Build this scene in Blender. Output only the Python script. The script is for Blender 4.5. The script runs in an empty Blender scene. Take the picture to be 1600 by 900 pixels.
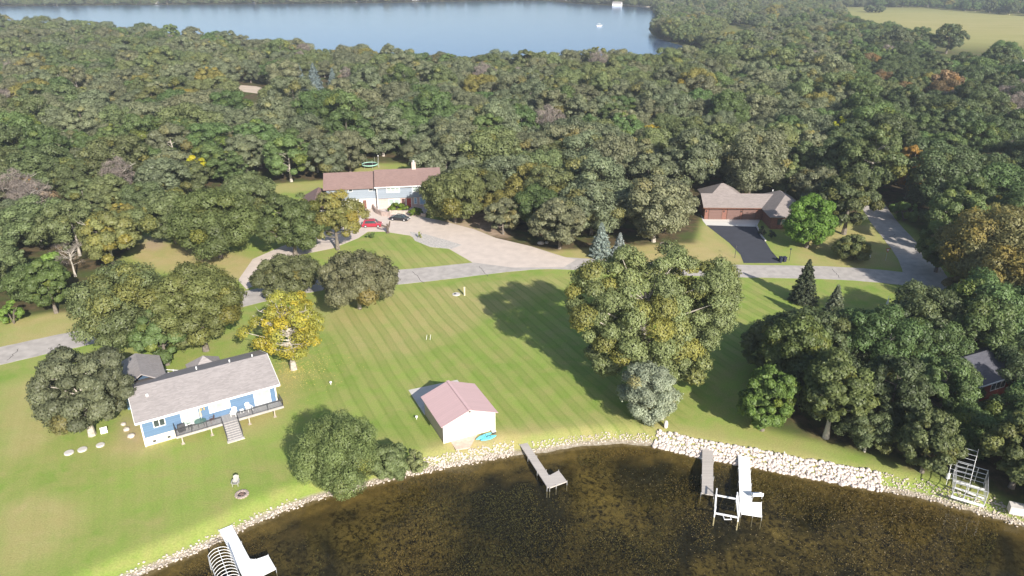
import bpy, bmesh, math, random
import numpy as np
from mathutils import Vector, Matrix
R = math.radians
sc = bpy.context.scene
COL = sc.collection

# ------------------------------------------------------------------ camera, sky, sun
CAM_H = 55.0; PITCH = R(23.9); F = 1130.0
cd = bpy.data.cameras.new('camera'); cam = bpy.data.objects.new('camera', cd); COL.objects.link(cam)
cam.location = (0, 0, CAM_H); cam.rotation_euler = (R(90) - PITCH, 0, 0)
cd.sensor_width = 36; cd.lens = 36 * F / 1600; cd.clip_start = 1; cd.clip_end = 9000
sc.camera = cam
SUN_EL, SHAD_AZ = R(28.5), R(26)          # shadows run away from the camera, 23 deg to its left
world = bpy.data.worlds.new('World'); sc.world = world; world.use_nodes = True
wn = world.node_tree.nodes; wl = world.node_tree.links
sky = wn.new('ShaderNodeTexSky'); sky.sky_type = 'NISHITA'; sky.sun_disc = False
sky.sun_elevation = SUN_EL; sky.sun_rotation = math.pi - SHAD_AZ
sky.air_density = 1.0; sky.dust_density = 1.2; sky.ozone_density = 1.0
wl.new(sky.outputs[0], wn['Background'].inputs[0]); wn['Background'].inputs[1].default_value = 0.10
sd = bpy.data.lights.new('sun', 'SUN'); sun = bpy.data.objects.new('sun', sd); COL.objects.link(sun)
sd.energy = 5.0; sd.angle = R(0.5); sd.color = (1.0, 0.94, 0.85)
to_sun = Vector((math.sin(SHAD_AZ) * math.cos(SUN_EL), -math.cos(SHAD_AZ) * math.cos(SUN_EL), math.sin(SUN_EL)))
sun.rotation_euler = to_sun.to_track_quat('Z', 'Y').to_euler()
sc.view_settings.view_transform = 'Standard'; sc.view_settings.look = 'None'
sc.view_settings.exposure = 0.72; sc.view_settings.gamma = 1
sc.render.engine = 'CYCLES'
sc.cycles.max_bounces = 6; sc.cycles.transparent_max_bounces = 12
sc.cycles.volume_bounces = 0

# ------------------------------------------------------------------ helpers
def G(u, v, z=0.0):
    """photo pixel (1600x900) -> point on the level z"""
    yd = (v - 450) / F; f = math.cos(PITCH) - yd * math.sin(PITCH); d = math.sin(PITCH) + yd * math.cos(PITCH)
    t = (CAM_H - z) / d
    return Vector(((u - 800) / F * t, f * t, z))
def top_at(Y, v):
    yd = (v - 450) / F; f = math.cos(PITCH) - yd * math.sin(PITCH); d = math.sin(PITCH) + yd * math.cos(PITCH)
    return CAM_H - Y * d / f
def to_px(x, y, z=0.0):
    dz = z - CAM_H
    depth = y * math.cos(PITCH) - dz * math.sin(PITCH); up = y * math.sin(PITCH) + dz * math.cos(PITCH)
    return 800 + F * x / depth, 450 - F * up / depth

def tag(o, label=None, cat=None, group=None, kind=None):
    if label: o['label'] = label
    if cat: o['category'] = cat
    if group: o['group'] = group
    if kind: o['kind'] = kind
    return o
def empty(name, loc=(0, 0, 0), rz=0.0, label=None, cat=None, group=None):
    o = bpy.data.objects.new(name, None); COL.objects.link(o)
    o.location = loc; o.rotation_euler = (0, 0, rz); o.empty_display_size = 0.5
    return tag(o, label, cat, group)
def link(name, me, mat=None, parent=None, loc=None, rz=0.0):
    o = bpy.data.objects.new(name, me); COL.objects.link(o)
    if mat is not None:
        if not me.materials: me.materials.append(mat)
    if parent is not None: o.parent = parent
    if loc is not None: o.location = loc
    if rz: o.rotation_euler = (0, 0, rz)
    return o
def copy_tree(o, parent=None):
    c = o.copy(); COL.objects.link(c)
    if parent is not None: c.parent = parent
    for ch in [x for x in KIDS.get(o.name, [])]: copy_tree(ch, c)
    return c
KIDS = {}
def snapshot_kids():
    KIDS.clear()
    for o in bpy.data.objects:
        if o.parent: KIDS.setdefault(o.parent.name, []).append(o)

class MB:
    def __init__(s): s.v = []; s.f = []
    def add(s, vs, fs):
        b = len(s.v); s.v += [tuple(p) for p in vs]; s.f += [tuple(b + i for i in f) for f in fs]; return s
    def box(s, x0, x1, y0, y1, z0, z1):
        return s.add([(x0,y0,z0),(x1,y0,z0),(x1,y1,z0),(x0,y1,z0),(x0,y0,z1),(x1,y0,z1),(x1,y1,z1),(x0,y1,z1)],
                     [(0,3,2,1),(4,5,6,7),(0,1,5,4),(1,2,6,5),(2,3,7,6),(3,0,4,7)])
    def obox(s, a, b, w, h):
        """beam from a to b, width w (horizontal), height h"""
        a, b = Vector(a), Vector(b); d = (b - a).normalized()
        up = Vector((0,0,1)) if abs(d.z) < .95 else Vector((1,0,0))
        sx = d.cross(up).normalized() * w / 2; uz = sx.cross(d).normalized() * h / 2
        vs = [a-sx-uz, a+sx-uz, a+sx+uz, a-sx+uz, b-sx-uz, b+sx-uz, b+sx+uz, b-sx+uz]
        return s.add(vs, [(0,1,2,3),(7,6,5,4),(0,4,5,1),(1,5,6,2),(2,6,7,3),(3,7,4,0)])
    def tube(s, pts, rad, n=6, cap=True):
        pts = [Vector(p) for p in pts]
        if not hasattr(rad, '__len__'): rad = [rad] * len(pts)
        b = len(s.v); prev = None
        for i, p in enumerate(pts):
            d = (pts[min(i+1, len(pts)-1)] - pts[max(i-1, 0)])
            d = d.normalized() if d.length > 1e-6 else Vector((0,0,1))
            if prev is None:
                up = Vector((0,0,1)) if abs(d.z) < .9 else Vector((1,0,0)); x = d.cross(up).normalized()
            else:
                x = prev - d * prev.dot(d); x = x.normalized() if x.length > 1e-6 else d.orthogonal().normalized()
            prev = x; y = d.cross(x)
            for k in range(n):
                a = 2*math.pi*k/n; s.v.append(tuple(p + (x*math.cos(a) + y*math.sin(a)) * rad[i]))
        for i in range(len(pts)-1):
            for k in range(n):
                k2 = (k+1) % n; s.f.append((b+i*n+k, b+i*n+k2, b+(i+1)*n+k2, b+(i+1)*n+k))
        if cap:
            s.f.append(tuple(b+k for k in reversed(range(n)))); s.f.append(tuple(b+(len(pts)-1)*n+k for k in range(n)))
        return s
    def lathe(s, prof, n=16, c=(0,0,0)):
        return s.tube([(c[0], c[1], c[2]+z) for r, z in prof], [max(r, .001) for r, z in prof], n) if False else s._lathe(prof, n, c)
    def _lathe(s, prof, n, c):
        b = len(s.v)
        for r, z in prof:
            for k in range(n):
                a = 2*math.pi*k/n; s.v.append((c[0]+r*math.cos(a), c[1]+r*math.sin(a), c[2]+z))
        for i in range(len(prof)-1):
            for k in range(n):
                k2 = (k+1) % n; s.f.append((b+i*n+k, b+i*n+k2, b+(i+1)*n+k2, b+(i+1)*n+k))
        s.f.append(tuple(b+k for k in reversed(range(n)))); s.f.append(tuple(b+(len(prof)-1)*n+k for k in range(n)))
        return s
    def prism(s, poly, z0, z1):
        n = len(poly); vs = [(p[0],p[1],z0) for p in poly] + [(p[0],p[1],z1) for p in poly]
        return s.add(vs, [tuple(reversed(range(n))), tuple(range(n, 2*n))] + [(i,(i+1)%n,(i+1)%n+n,i+n) for i in range(n)])
    def slab(s, quad, t):
        """a plate: top polygon (3d), thickness t downwards"""
        n = len(quad); q = [Vector(p) for p in quad]
        vs = q + [p - Vector((0,0,t)) for p in q]
        return s.add(vs, [tuple(range(n)), tuple(reversed(range(n, 2*n)))] + [(i+n,(i+1)%n+n,(i+1)%n,i) for i in range(n)])
    def mesh(s, name):
        me = bpy.data.meshes.new(name); me.from_pydata(s.v, [], s.f); me.validate(); 
        bm = bmesh.new(); bm.from_mesh(me); bmesh.ops.recalc_face_normals(bm, faces=bm.faces); bm.to_mesh(me); bm.free()
        return me
    def build(s, name, mat, parent=None, loc=None, rz=0.0, smooth=False, bevel=0):
        me = s.mesh(name)
        if smooth:
            for p in me.polygons: p.use_smooth = True
        o = link(name, me, mat, parent, loc, rz)
        if bevel:
            m = o.modifiers.new('bevel', 'BEVEL'); m.width = bevel; m.segments = 2; m.limit_method = 'ANGLE'
        return o

# ------------------------------------------------------------------ materials
def mat(name): 
    m = bpy.data.materials.new(name); m.use_nodes = True; return m, m.node_tree.nodes, m.node_tree.links
def simple(name, col, rough=.7, noise=.15, scale=2.0, metal=0, detail=6, bump=0.0, spec=.3):
    m, n, l = mat(name); b = n['Principled BSDF']
    b.inputs['Roughness'].default_value = rough; b.inputs['Metallic'].default_value = metal
    b.inputs['Specular IOR Level'].default_value = spec
    tc = n.new('ShaderNodeTexCoord'); t = n.new('ShaderNodeTexNoise'); t.inputs['Scale'].default_value = scale; t.inputs['Detail'].default_value = detail
    l.new(tc.outputs['Object'], t.inputs['Vector'])
    r = n.new('ShaderNodeValToRGB'); e = r.color_ramp.elements
    e[0].position = .3; e[1].position = .7
    e[0].color = (*[c*(1-noise) for c in col], 1); e[1].color = (*[min(c*(1+noise), 1) for c in col], 1)
    l.new(t.outputs['Fac'], r.inputs[0]); l.new(r.outputs[0], b.inputs['Base Color'])
    if bump:
        bp = n.new('ShaderNodeBump'); bp.inputs['Strength'].default_value = bump; bp.inputs['Distance'].default_value = .05
        l.new(t.outputs['Fac'], bp.inputs['Height']); l.new(bp.outputs[0], b.inputs['Normal'])
    return m
def stripes_mat(name, c1, c2, axis, period, width=.12, rough=.7, noise=.1):
    """boards / siding / panels: thin dark joints every `period` m along an object axis"""
    m, n, l = mat(name); b = n['Principled BSDF']; b.inputs['Roughness'].default_value = rough; b.inputs['Specular IOR Level'].default_value = .25
    tc = n.new('ShaderNodeTexCoord'); sx = n.new('ShaderNodeSeparateXYZ'); l.new(tc.outputs['Object'], sx.inputs[0])
    mu = n.new('ShaderNodeMath'); mu.operation = 'MULTIPLY'; mu.inputs[1].default_value = 1/period; l.new(sx.outputs[axis], mu.inputs[0])
    fr = n.new('ShaderNodeMath'); fr.operation = 'FRACT'; l.new(mu.outputs[0], fr.inputs[0])
    lt = n.new('ShaderNodeMath'); lt.operation = 'LESS_THAN'; lt.inputs[1].default_value = width; l.new(fr.outputs[0], lt.inputs[0])
    fl = n.new('ShaderNodeMath'); fl.operation = 'FLOOR'; l.new(mu.outputs[0], fl.inputs[0])
    wnz = n.new('ShaderNodeTexWhiteNoise'); wnz.noise_dimensions = '1D'; l.new(fl.outputs[0], wnz.inputs['W'])
    t = n.new('ShaderNodeTexNoise'); t.inputs['Scale'].default_value = 1.3; t.inputs['Detail'].default_value = 8; l.new(tc.outputs['Object'], t.inputs['Vector'])
    add = n.new('ShaderNodeMath'); add.operation = 'ADD'; l.new(wnz.outputs['Value'], add.inputs[0]); l.new(t.outputs['Fac'], add.inputs[1])
    mr = n.new('ShaderNodeMapRange'); mr.inputs[1].default_value = .3; mr.inputs[2].default_value = 1.7; mr.inputs[3].default_value = 1-noise; mr.inputs[4].default_value = 1+noise
    l.new(add.outputs[0], mr.inputs[0])
    mx = n.new('ShaderNodeMix'); mx.data_type = 'RGBA'; mx.inputs[6].default_value = (*c1, 1); mx.inputs[7].default_value = (*c2, 1); l.new(lt.outputs[0], mx.inputs[0])
    vm = n.new('ShaderNodeVectorMath'); vm.operation = 'SCALE'; l.new(mx.outputs[2], vm.inputs[0]); l.new(mr.outputs[0], vm.inputs['Scale'])
    l.new(vm.outputs[0], b.inputs['Base Color'])
    return m
def shingle(name, col, var=.16):
    m, n, l = mat(name); b = n['Principled BSDF']; b.inputs['Roughness'].default_value = .85; b.inputs['Specular IOR Level'].default_value = .2
    tc = n.new('ShaderNodeTexCoord')
    mp = n.new('ShaderNodeMapping'); mp.inputs['Scale'].default_value = (1.2, 3.6, 3.6); l.new(tc.outputs['Object'], mp.inputs[0])
    v = n.new('ShaderNodeTexVoronoi'); v.inputs['Scale'].default_value = 1.6; l.new(mp.outputs[0], v.inputs['Vector'])
    t = n.new('ShaderNodeTexNoise'); t.inputs['Scale'].default_value = .5; t.inputs['Detail'].default_value = 9; l.new(tc.outputs['Object'], t.inputs['Vector'])
    sp = n.new('ShaderNodeSeparateColor'); l.new(v.outputs['Color'], sp.inputs[0])
    ad = n.new('ShaderNodeMath'); ad.operation = 'ADD'; l.new(sp.outputs[0], ad.inputs[0]); l.new(t.outputs['Fac'], ad.inputs[1])
    mr = n.new('ShaderNodeMapRange'); mr.inputs[1].default_value = .2; mr.inputs[2].default_value = 1.6; mr.inputs[3].default_value = 1-var; mr.inputs[4].default_value = 1+var
    l.new(ad.outputs[0], mr.inputs[0])
    vm = n.new('ShaderNodeVectorMath'); vm.operation = 'SCALE'; vm.inputs[0].default_value = col; l.new(mr.outputs[0], vm.inputs['Scale'])
    l.new(vm.outputs[0], b.inputs['Base Color'])
    return m
def leaf_material(name, trans=.38):
    m, n, l = mat(name); n.remove(n['Principled BSDF'])
    at = n.new('ShaderNodeAttribute'); at.attribute_type = 'INSTANCER'; at.attribute_name = 'treecol'
    tn = n.new('ShaderNodeAttribute'); tn.attribute_name = 'tint'
    sp = n.new('ShaderNodeSeparateColor'); l.new(tn.outputs['Color'], sp.inputs[0])
    # tint.r brightness of the leaf, tint.g how far it has turned yellow
    mr = n.new('ShaderNodeMapRange'); mr.inputs[3].default_value = .55; mr.inputs[4].default_value = 1.45; l.new(sp.outputs[0], mr.inputs[0])
    vm = n.new('ShaderNodeVectorMath'); vm.operation = 'SCALE'; l.new(at.outputs['Color'], vm.inputs[0]); l.new(mr.outputs[0], vm.inputs['Scale'])
    mx = n.new('ShaderNodeMix'); mx.data_type = 'RGBA'; l.new(vm.outputs[0], mx.inputs[6])
    vy = n.new('ShaderNodeVectorMath'); vy.operation = 'MULTIPLY'; vy.inputs[1].default_value = (1.38, 1.10, .6); l.new(vm.outputs[0], vy.inputs[0])
    l.new(vy.outputs[0], mx.inputs[7]); l.new(sp.outputs[1], mx.inputs[0])
    d = n.new('ShaderNodeBsdfDiffuse'); t = n.new('ShaderNodeBsdfTranslucent'); g = n.new('ShaderNodeBsdfGlossy'); g.inputs['Roughness'].default_value = .5
    g.inputs['Color'].default_value = (1, 1, 1, 1)
    l.new(mx.outputs[2], d.inputs[0]); l.new(mx.outputs[2], t.inputs[0])
    m1 = n.new('ShaderNodeMixShader'); m1.inputs[0].default_value = trans; l.new(d.outputs[0], m1.inputs[1]); l.new(t.outputs[0], m1.inputs[2])
    m2 = n.new('ShaderNodeMixShader'); m2.inputs[0].default_value = .02; l.new(m1.outputs[0], m2.inputs[1]); l.new(g.outputs[0], m2.inputs[2])
    l.new(m2.outputs[0], n['Material Output'].inputs['Surface'])
    return m
LEAF = leaf_material('leaves')
BARK = simple('bark', (.17, .145, .12), .9, .35, 3)
BARK_PALE = simple('pale_bark', (.42, .38, .33), .85, .3, 3)
WHITE = simple('white_paint', (.80, .80, .78), .5, .04)
TRIM = simple('white_trim', (.78, .78, .77), .5, .03)
GLASS = simple('window_glass', (.05, .065, .07), .08, .3, .5, spec=.8)
GLASS_GREEN = simple('curtained_glass', (.36, .44, .40), .12, .12, .7, spec=.8)
CONCRETE = simple('pale_concrete', (.55, .52, .48), .85, .10, .8)
ALU = simple('aluminium', (.62, .63, .65), .4, .08, 3, metal=.5)
ALU_WHITE = simple('white_aluminium', (.82, .82, .82), .4, .04, 3)
DARKMETAL = simple('dark_metal', (.06, .06, .065), .45, .2)
TYRE = simple('tyre_rubber', (.02, .02, .02), .9, .2)
STONE = simple('pale_stone', (.46, .41, .365), .9, .28, .9, bump=.4)

# ------------------------------------------------------------------ terrain, shore and the near lake
SHORE_PX = [(60,990),(120,945),(185,912),(240,890),(300,866),(360,838),(405,815),(440,800),(485,783),(540,768),(600,753),(660,738),(730,724),(800,711),
            (838,709),(860,706),(880,701),(920,696),(970,693),(1022,697),(1060,706),(1100,715),(1180,729),(1240,741),(1310,754),(1375,766),(1430,776),(1480,789),(1540,805),(1600,823),(1680,846),(1800,880)]
WZ = -1.0
shore = np.array([G(u, v, WZ).to_2d()[:] for u, v in SHORE_PX])
shore = np.vstack([[-140, 0], [-95, 20], [-60, 36], shore, [90, 42], [150, 10]])
def shore_sd(X, Y):
    """signed distance to the water line: positive on land"""
    best = np.full(X.shape, 1e9); sgn = np.ones(X.shape)
    for a, b in zip(shore[:-1], shore[1:]):
        d = b - a; L = d @ d
        t = np.clip(((X-a[0])*d[0] + (Y-a[1])*d[1]) / L, 0, 1)
        px = X - a[0] - t*d[0]; py = Y - a[1] - t*d[1]; dist = np.hypot(px, py)
        c = d[0]*(Y-a[1]) - d[1]*(X-a[0])
        m = dist < best; best = np.where(m, dist, best); sgn = np.where(m, np.where(c > 0, 1, -1), sgn)
    return best * sgn
def smooth(e0, e1, x):
    t = np.clip((x-e0)/(e1-e0), 0, 1); return t*t*(3-2*t)
def vnoise(X, Y, s, seed=0):
    rs = np.random.RandomState(seed); g = rs.rand(256, 256)
    x = X/s + 1000.3; y = Y/s + 1000.7; xi = np.floor(x).astype(int); yi = np.floor(y).astype(int); fx = x-xi; fy = y-yi
    fx = fx*fx*(3-2*fx); fy = fy*fy*(3-2*fy)
    a = g[xi % 256, yi % 256]; b = g[(xi+1) % 256, yi % 256]; c = g[xi % 256, (yi+1) % 256]; d = g[(xi+1) % 256, (yi+1) % 256]
    return (a*(1-fx)+b*fx)*(1-fy) + (c*(1-fx)+d*fx)*fy
def terrain_z(X, Y):
    s = shore_sd(X, Y)
    z = np.where(s > 0, -1.0 + 1.0*smooth(0, 3.0, s) , -1.0 - .55*smooth(0, 2.5, -s) - 1.3*smooth(2, 16, -s))
    z = z + np.where(s > 4, .0, 0) + np.where(s < 0, (vnoise(X, Y, 1.6, 3)-.5)*.35*smooth(0, 2, -s), 0)
    return z
def in_poly(X, Y, poly):
    X = np.asarray(X, float); Y = np.asarray(Y, float); inside = np.zeros(X.shape, bool); n = len(poly)
    for i in range(n):
        x0, y0 = poly[i]; x1, y1 = poly[(i+1) % n]
        if y0 == y1: continue
        c = ((y0 > Y) != (y1 > Y)) & (X < (x1-x0)*(Y-y0)/(y1-y0)+x0); inside ^= c
    return inside
def W(pts, z=0): return [tuple(G(u, v, z).to_2d()) for u, v in pts]
# where the woods stop (photo pixels on the ground): woods lie beyond this line
FRONT = [(-400,560),(-60,512),(0,503),(60,490),(105,488),(135,465),(150,430),(190,405),(222,372),(232,345),(300,300),(380,291),(420,288),(520,280),(550,272),(556,254),(640,254),(690,270),
         (712,325),(745,352),(775,378),(860,392),(960,385),(1085,380),(1096,345),(1100,312),(1235,308),(1250,330),(1335,352),(1346,330),(1352,306),(1364,304),(1385,325),(1420,352),(1462,384),(1500,398),(1640,420),(2000,480)]
NEARWOOD = W([(1172,600),(1185,572),(1240,556),(1330,558),(1430,548),(1480,540),(1650,530),(1900,540),(1900,860),(1660,815),(1560,775),(1475,748),(1385,722),(1290,690),(1200,672),(1170,600)])
front_w = [tuple(G(u, v).to_2d()) for u, v in FRONT]
FRONTP = front_w + [(5000, 200), (5000, 9000), (-5000, 9000), (-5000, 60)]

def axis(lo, hi, step, far, g=1.25):
    a = list(np.arange(lo, hi, step)); s = step; x = a[-1]
    while x < far: s *= g; x += s; a.append(x)
    s = step; x = lo; pre = []
    while x > -far: s *= g; x -= s; pre.append(x)
    return np.array(pre[::-1] + a)
xs = axis(-105, 112, .75, 4500); ys = axis(36, 215, .75, 6500)
X, Y = np.meshgrid(xs, ys); Z = terrain_z(X, Y)
def blur(a, k=2):
    for _ in range(k):
        p = np.pad(a, 1, mode='edge'); a = (p[1:-1,1:-1]*2 + p[:-2,1:-1] + p[2:,1:-1] + p[1:-1,:-2] + p[1:-1,2:]) / 6
    return a
forest = in_poly(X, Y, FRONTP) | in_poly(X, Y, NEARWOOD)
LAWNBITS = [W([(225,375),(300,385),(400,405),(400,440),(320,430),(230,420),(205,400)]), W([(398,296),(420,288),(530,281),(550,273),(556,254),(604,254),(600,290),(400,305)])]
for P in LAWNBITS: forest &= ~in_poly(X, Y, P)
FIELD = [(489, 1170), (623, 1165), (620, 1010), (640, 950), (1200, 900), (1200, 600), (392, 572), (335, 600), (355, 813)]
MEADOWS = [W([(1108,78),(1115,55),(1140,38),(1175,42),(1195,55),(1180,66),(1150,76)]), W([(1432,100),(1440,82),(1500,84),(1560,100),(1560,125),(1510,128),(1440,112)]), W([(1195,62),(1205,38),(1235,34),(1228,60)])]
fld = in_poly(X, Y, FIELD); mead = np.zeros(X.shape, bool)
for P in MEADOWS: mead |= in_poly(X, Y, P)
forest &= ~(fld | mead)
fo = blur(forest.astype(float), 2)
# strength of dry, straw coloured grass
dry = np.zeros(X.shape)
def dryp(P, s): 
    global dry
    dry = np.maximum(dry, in_poly(X, Y, P)*s)
dryp(LAWNBITS[0], .95); dryp(LAWNBITS[1], .55)
dryp(W([(820,375),(1090,372),(1100,345),(1165,410),(1150,412),(900,408),(780,378)]), .85)
dryp(W([(1240,412),(1250,360),(1345,350),(1370,350),(1410,415),(1330,420)]), .65)
dryp(W([(0,545),(0,505),(140,470),(165,515),(140,525)]), .7)
dryp(W([(480,470),(620,455),(880,430),(890,445),(760,500),(640,560),(560,560),(500,500)]), .5)
dryp(W([(800,690),(840,660),(1020,672),(1040,688),(900,690)]), .6)
dryp(W([(0,600),(60,590),(90,680),(40,720),(0,720)]), .6)
dryp(W([(0,790),(70,770),(130,800),(90,870),(0,900)]), .7)
dryp(W([(150,700),(200,660),(260,690),(230,720),(170,715)]), .75)
dryp(W([(430,575),(470,580),(470,620),(440,650),(425,660),(360,700),(345,650)]), .55)
dryp(W([(700,695),(790,665),(800,690),(720,712)]), .8)
dryp(W([(640,400),(735,395),(745,410),(640,422),(590,400),(570,370)]), .35)
dry = np.maximum(dry, mead*.75)
dry = np.maximum(dry, .55*smooth(6.5, 3.0, shore_sd(X, Y))*(shore_sd(X, Y) > 1)*(X < 40)*(X > -12))
dry = blur(dry, 5)
# mown stripes only on the big lawn and the drive island
stp = np.zeros(X.shape)
stp = np.maximum(stp, in_poly(X, Y, W([(470,600),(540,470),(640,445),(890,432),(1150,432),(1240,470),(1150,560),(1040,690),(800,670),(620,700)]))*1.0)
stp = np.maximum(stp, in_poly(X, Y, W([(575,365),(720,385),(745,410),(640,425),(570,400)]))*.9)
stp = np.maximum(stp, in_poly(X, Y, W([(0,600),(200,620),(440,690),(500,780),(200,900),(0,900)]))*.22)
stp = blur(stp, 4)
bare = np.zeros(X.shape)
bare = np.maximum(bare, in_poly(X, Y, W([(770,330),(720,335),(690,345),(700,352),(760,368),(800,372)]))*1.0)
bare = np.maximum(bare, in_poly(X, Y, W([(185,655),(215,650),(225,700),(195,690)]))*.7)
bare = np.maximum(bare, in_poly(X, Y, W([(225,368),(260,372),(250,392),(225,388)]))*.8)
bare = np.maximum(bare, in_poly(X, Y, W([(700,695),(770,678),(775,690),(720,703)]))*.6)
bare = np.maximum(bare, in_poly(X, Y, W([(858,224),(858,196),(905,196),(910,226)]))*1.0)
bare = blur(bare, 3)
ny, nx = X.shape
vv = np.stack([X, Y, Z], -1).reshape(-1, 3)
ii = np.arange(ny*nx).reshape(ny, nx)
quads = np.stack([ii[:-1,:-1], ii[:-1,1:], ii[1:,1:], ii[1:,:-1]], -1).reshape(-1, 4)
def np_mesh(name, verts, quads):
    me = bpy.data.meshes.new(name); k = quads.shape[1]
    me.vertices.add(len(verts)); me.vertices.foreach_set('co', np.ascontiguousarray(verts, np.float32).ravel())
    me.loops.add(quads.size); me.loops.foreach_set('vertex_index', np.ascontiguousarray(quads, np.int32).ravel())
    me.polygons.add(len(quads)); me.polygons.foreach_set('loop_start', np.arange(0, quads.size, k, dtype=np.int32))
    try: me.polygons.foreach_set('loop_total', np.full(len(quads), k, np.int32))
    except Exception: pass
    me.update(calc_edges=True); return me
gm = np_mesh('ground', vv, quads)
for p in ('zone', 'zone2'):
    at = gm.attributes.new(p, 'FLOAT_COLOR', 'POINT')
    d = np.ones((ny*nx, 4), np.float32)
    src = (fo, dry, stp) if p == 'zone' else (blur(fld.astype(float), 1), bare, fo*0)
    for c in range(3): d[:, c] = src[c].ravel()
    at.data.foreach_set('color', d.ravel())
def ground_material():
    m, n, l = mat('ground'); b = n['Principled BSDF']; b.inputs['Roughness'].default_value = .95; b.inputs['Specular IOR Level'].default_value = .1
    tc = n.new('ShaderNodeTexCoord')
    def noise(s, det=4, dist=0, rough=.6, sc3=None):
        t = n.new('ShaderNodeTexNoise'); t.inputs['Scale'].default_value = s; t.inputs['Detail'].default_value = det; t.inputs['Distortion'].default_value = dist; t.inputs['Roughness'].default_value = rough
        if sc3:
            mp = n.new('ShaderNodeMapping'); mp.inputs['Scale'].default_value = sc3; mp.inputs['Rotation'].default_value = (0, 0, R(25)); l.new(tc.outputs['Object'], mp.inputs[0]); l.new(mp.outputs[0], t.inputs['Vector'])
        else: l.new(tc.outputs['Object'], t.inputs['Vector'])
        return t.outputs['Fac']
    def mr(v, a, b_, c=0, d=1):
        r = n.new('ShaderNodeMapRange'); r.inputs[1].default_value = a; r.inputs[2].default_value = b_; r.inputs[3].default_value = c; r.inputs[4].default_value = d; l.new(v, r.inputs[0]); return r.outputs[0]
    def mix(f, a, b_):
        x = n.new('ShaderNodeMix'); x.data_type = 'RGBA'
        if isinstance(f, float): x.inputs[0].default_value = f
        else: l.new(f, x.inputs[0])
        for i, c in ((6, a), (7, b_)):
            if isinstance(c, tuple): x.inputs[i].default_value = (*c, 1)
            else: l.new(c, x.inputs[i])
        return x.outputs[2]
    def mth(op, a, b_):
        x = n.new('ShaderNodeMath'); x.operation = op
        for i, c in ((0, a), (1, b_)):
            if isinstance(c, (int, float)): x.inputs[i].default_value = c
            else: l.new(c, x.inputs[i])
        return x.outputs[0]
    z1 = n.new('ShaderNodeAttribute'); z1.attribute_name = 'zone'; s1 = n.new('ShaderNodeSeparateColor'); l.new(z1.outputs['Color'], s1.inputs[0])
    z2 = n.new('ShaderNodeAttribute'); z2.attribute_name = 'zone2'; s2 = n.new('ShaderNodeSeparateColor'); l.new(z2.outputs['Color'], s2.inputs[0])
    big = noise(.045, 3, .4); mid = noise(.32, 5, .3); fine = noise(5.0, 5, 0, .75)
    green = mix(mr(big, .35, .65), (.185, .28, .05), (.26, .335, .075))
    green = mix(mr(mid, .35, .7), green, (.30, .30, .10))
    straw = mix(mr(mid, .3, .7), (.42, .345, .165), (.38, .32, .135))
    dryf = mth('MULTIPLY', s1.outputs[1], mr(noise(.16, 6, .6, .65), .25, .6, .35, 1.25))
    dryf = mth('ADD', dryf, mr(noise(.11, 5, .8, .65), .56, .78, 0, .45))
    g = mix(mth('MINIMUM', dryf, 1.0), green, straw)
    # mowing stripes
    sx = n.new('ShaderNodeSeparateXYZ'); wob = n.new('ShaderNodeVectorMath'); wob.operation = 'ADD'
    nt = n.new('ShaderNodeTexNoise'); nt.inputs['Scale'].default_value = .06; l.new(tc.outputs['Object'], nt.inputs['Vector'])
    vs = n.new('ShaderNodeVectorMath'); vs.operation = 'SCALE'; vs.inputs['Scale'].default_value = 1.4; l.new(nt.outputs['Color'], vs.inputs[0])
    l.new(tc.outputs['Object'], wob.inputs[0]); l.new(vs.outputs[0], wob.inputs[1]); l.new(wob.outputs[0], sx.inputs[0])
    a = R(-64)  # direction of travel; coordinate across it
    across = mth('ADD', mth('MULTIPLY', sx.outputs[0], -math.sin(a)), mth('MULTIPLY', sx.outputs[1], math.cos(a)))
    ph = mth('FRACT', mth('MULTIPLY', across, 1/2.9), 0)
    edge = mth('MULTIPLY', mr(mth('ABSOLUTE', mth('SUBTRACT', ph, .5), 0), .02, .10, 1, 0), 1.0)
    edge2 = mr(mth('ABSOLUTE', mth('SUBTRACT', ph, .93), 0), .01, .06, 1, 0)
    band = mr(ph, .46, .54, 0, 1)
    brk = mr(noise(.35, 4, 0, .7), .3, .6, .25, 1)
    dark = mth('ADD', mth('MULTIPLY', band, .42), mth('MULTIPLY', mth('ADD', mth('MULTIPLY', edge, .75), mth('MULTIPLY', edge2, .45)), brk))
    dark = mth('MINIMUM', mth('MULTIPLY', dark, s1.outputs[2]), 1.0)
    g = mix(dark, g, mix(.5, g, (.12, .185, .03)))
    vm = n.new('ShaderNodeVectorMath'); vm.operation = 'SCALE'; l.new(g, vm.inputs[0]); l.new(mr(fine, .3, .7, .80, 1.2), vm.inputs['Scale'])
    g = vm.outputs[0]
    floor = mix(mr(noise(.6, 5), .35, .65), (.05, .045, .022), (.14, .10, .055))
    floor = mix(mr(noise(.12, 4), .45, .6), floor, (.075, .095, .03))
    g = mix(s1.outputs[0], g, floor)
    dirt = mix(mr(mid, .3, .7), (.33, .235, .17), (.42, .31, .235))
    g = mix(mth('MULTIPLY', s2.outputs[1], mr(noise(.8, 5), .3, .6, .5, 1)), g, dirt)
    crop = mix(mr(noise(.012, 5, 1.2, .6, (1, 6, 1)), .35, .65), (.285, .265, .095), (.35, .31, .13))
    g = mix(s2.outputs[0], g, crop)
    # lake bed and wet shore by height
    gp = n.new('ShaderNodeNewGeometry'); sz = n.new('ShaderNodeSeparateXYZ'); l.new(gp.outputs['Position'], sz.inputs[0])
    bed = mix(mr(noise(.085, 6, 1.0, .6), .40, .60), (.050, .052, .040), (.26, .22, .10))
    bed = mix(mr(noise(1.7, 6, .6, .75), .44, .6), bed, (.03, .028, .018))
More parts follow.
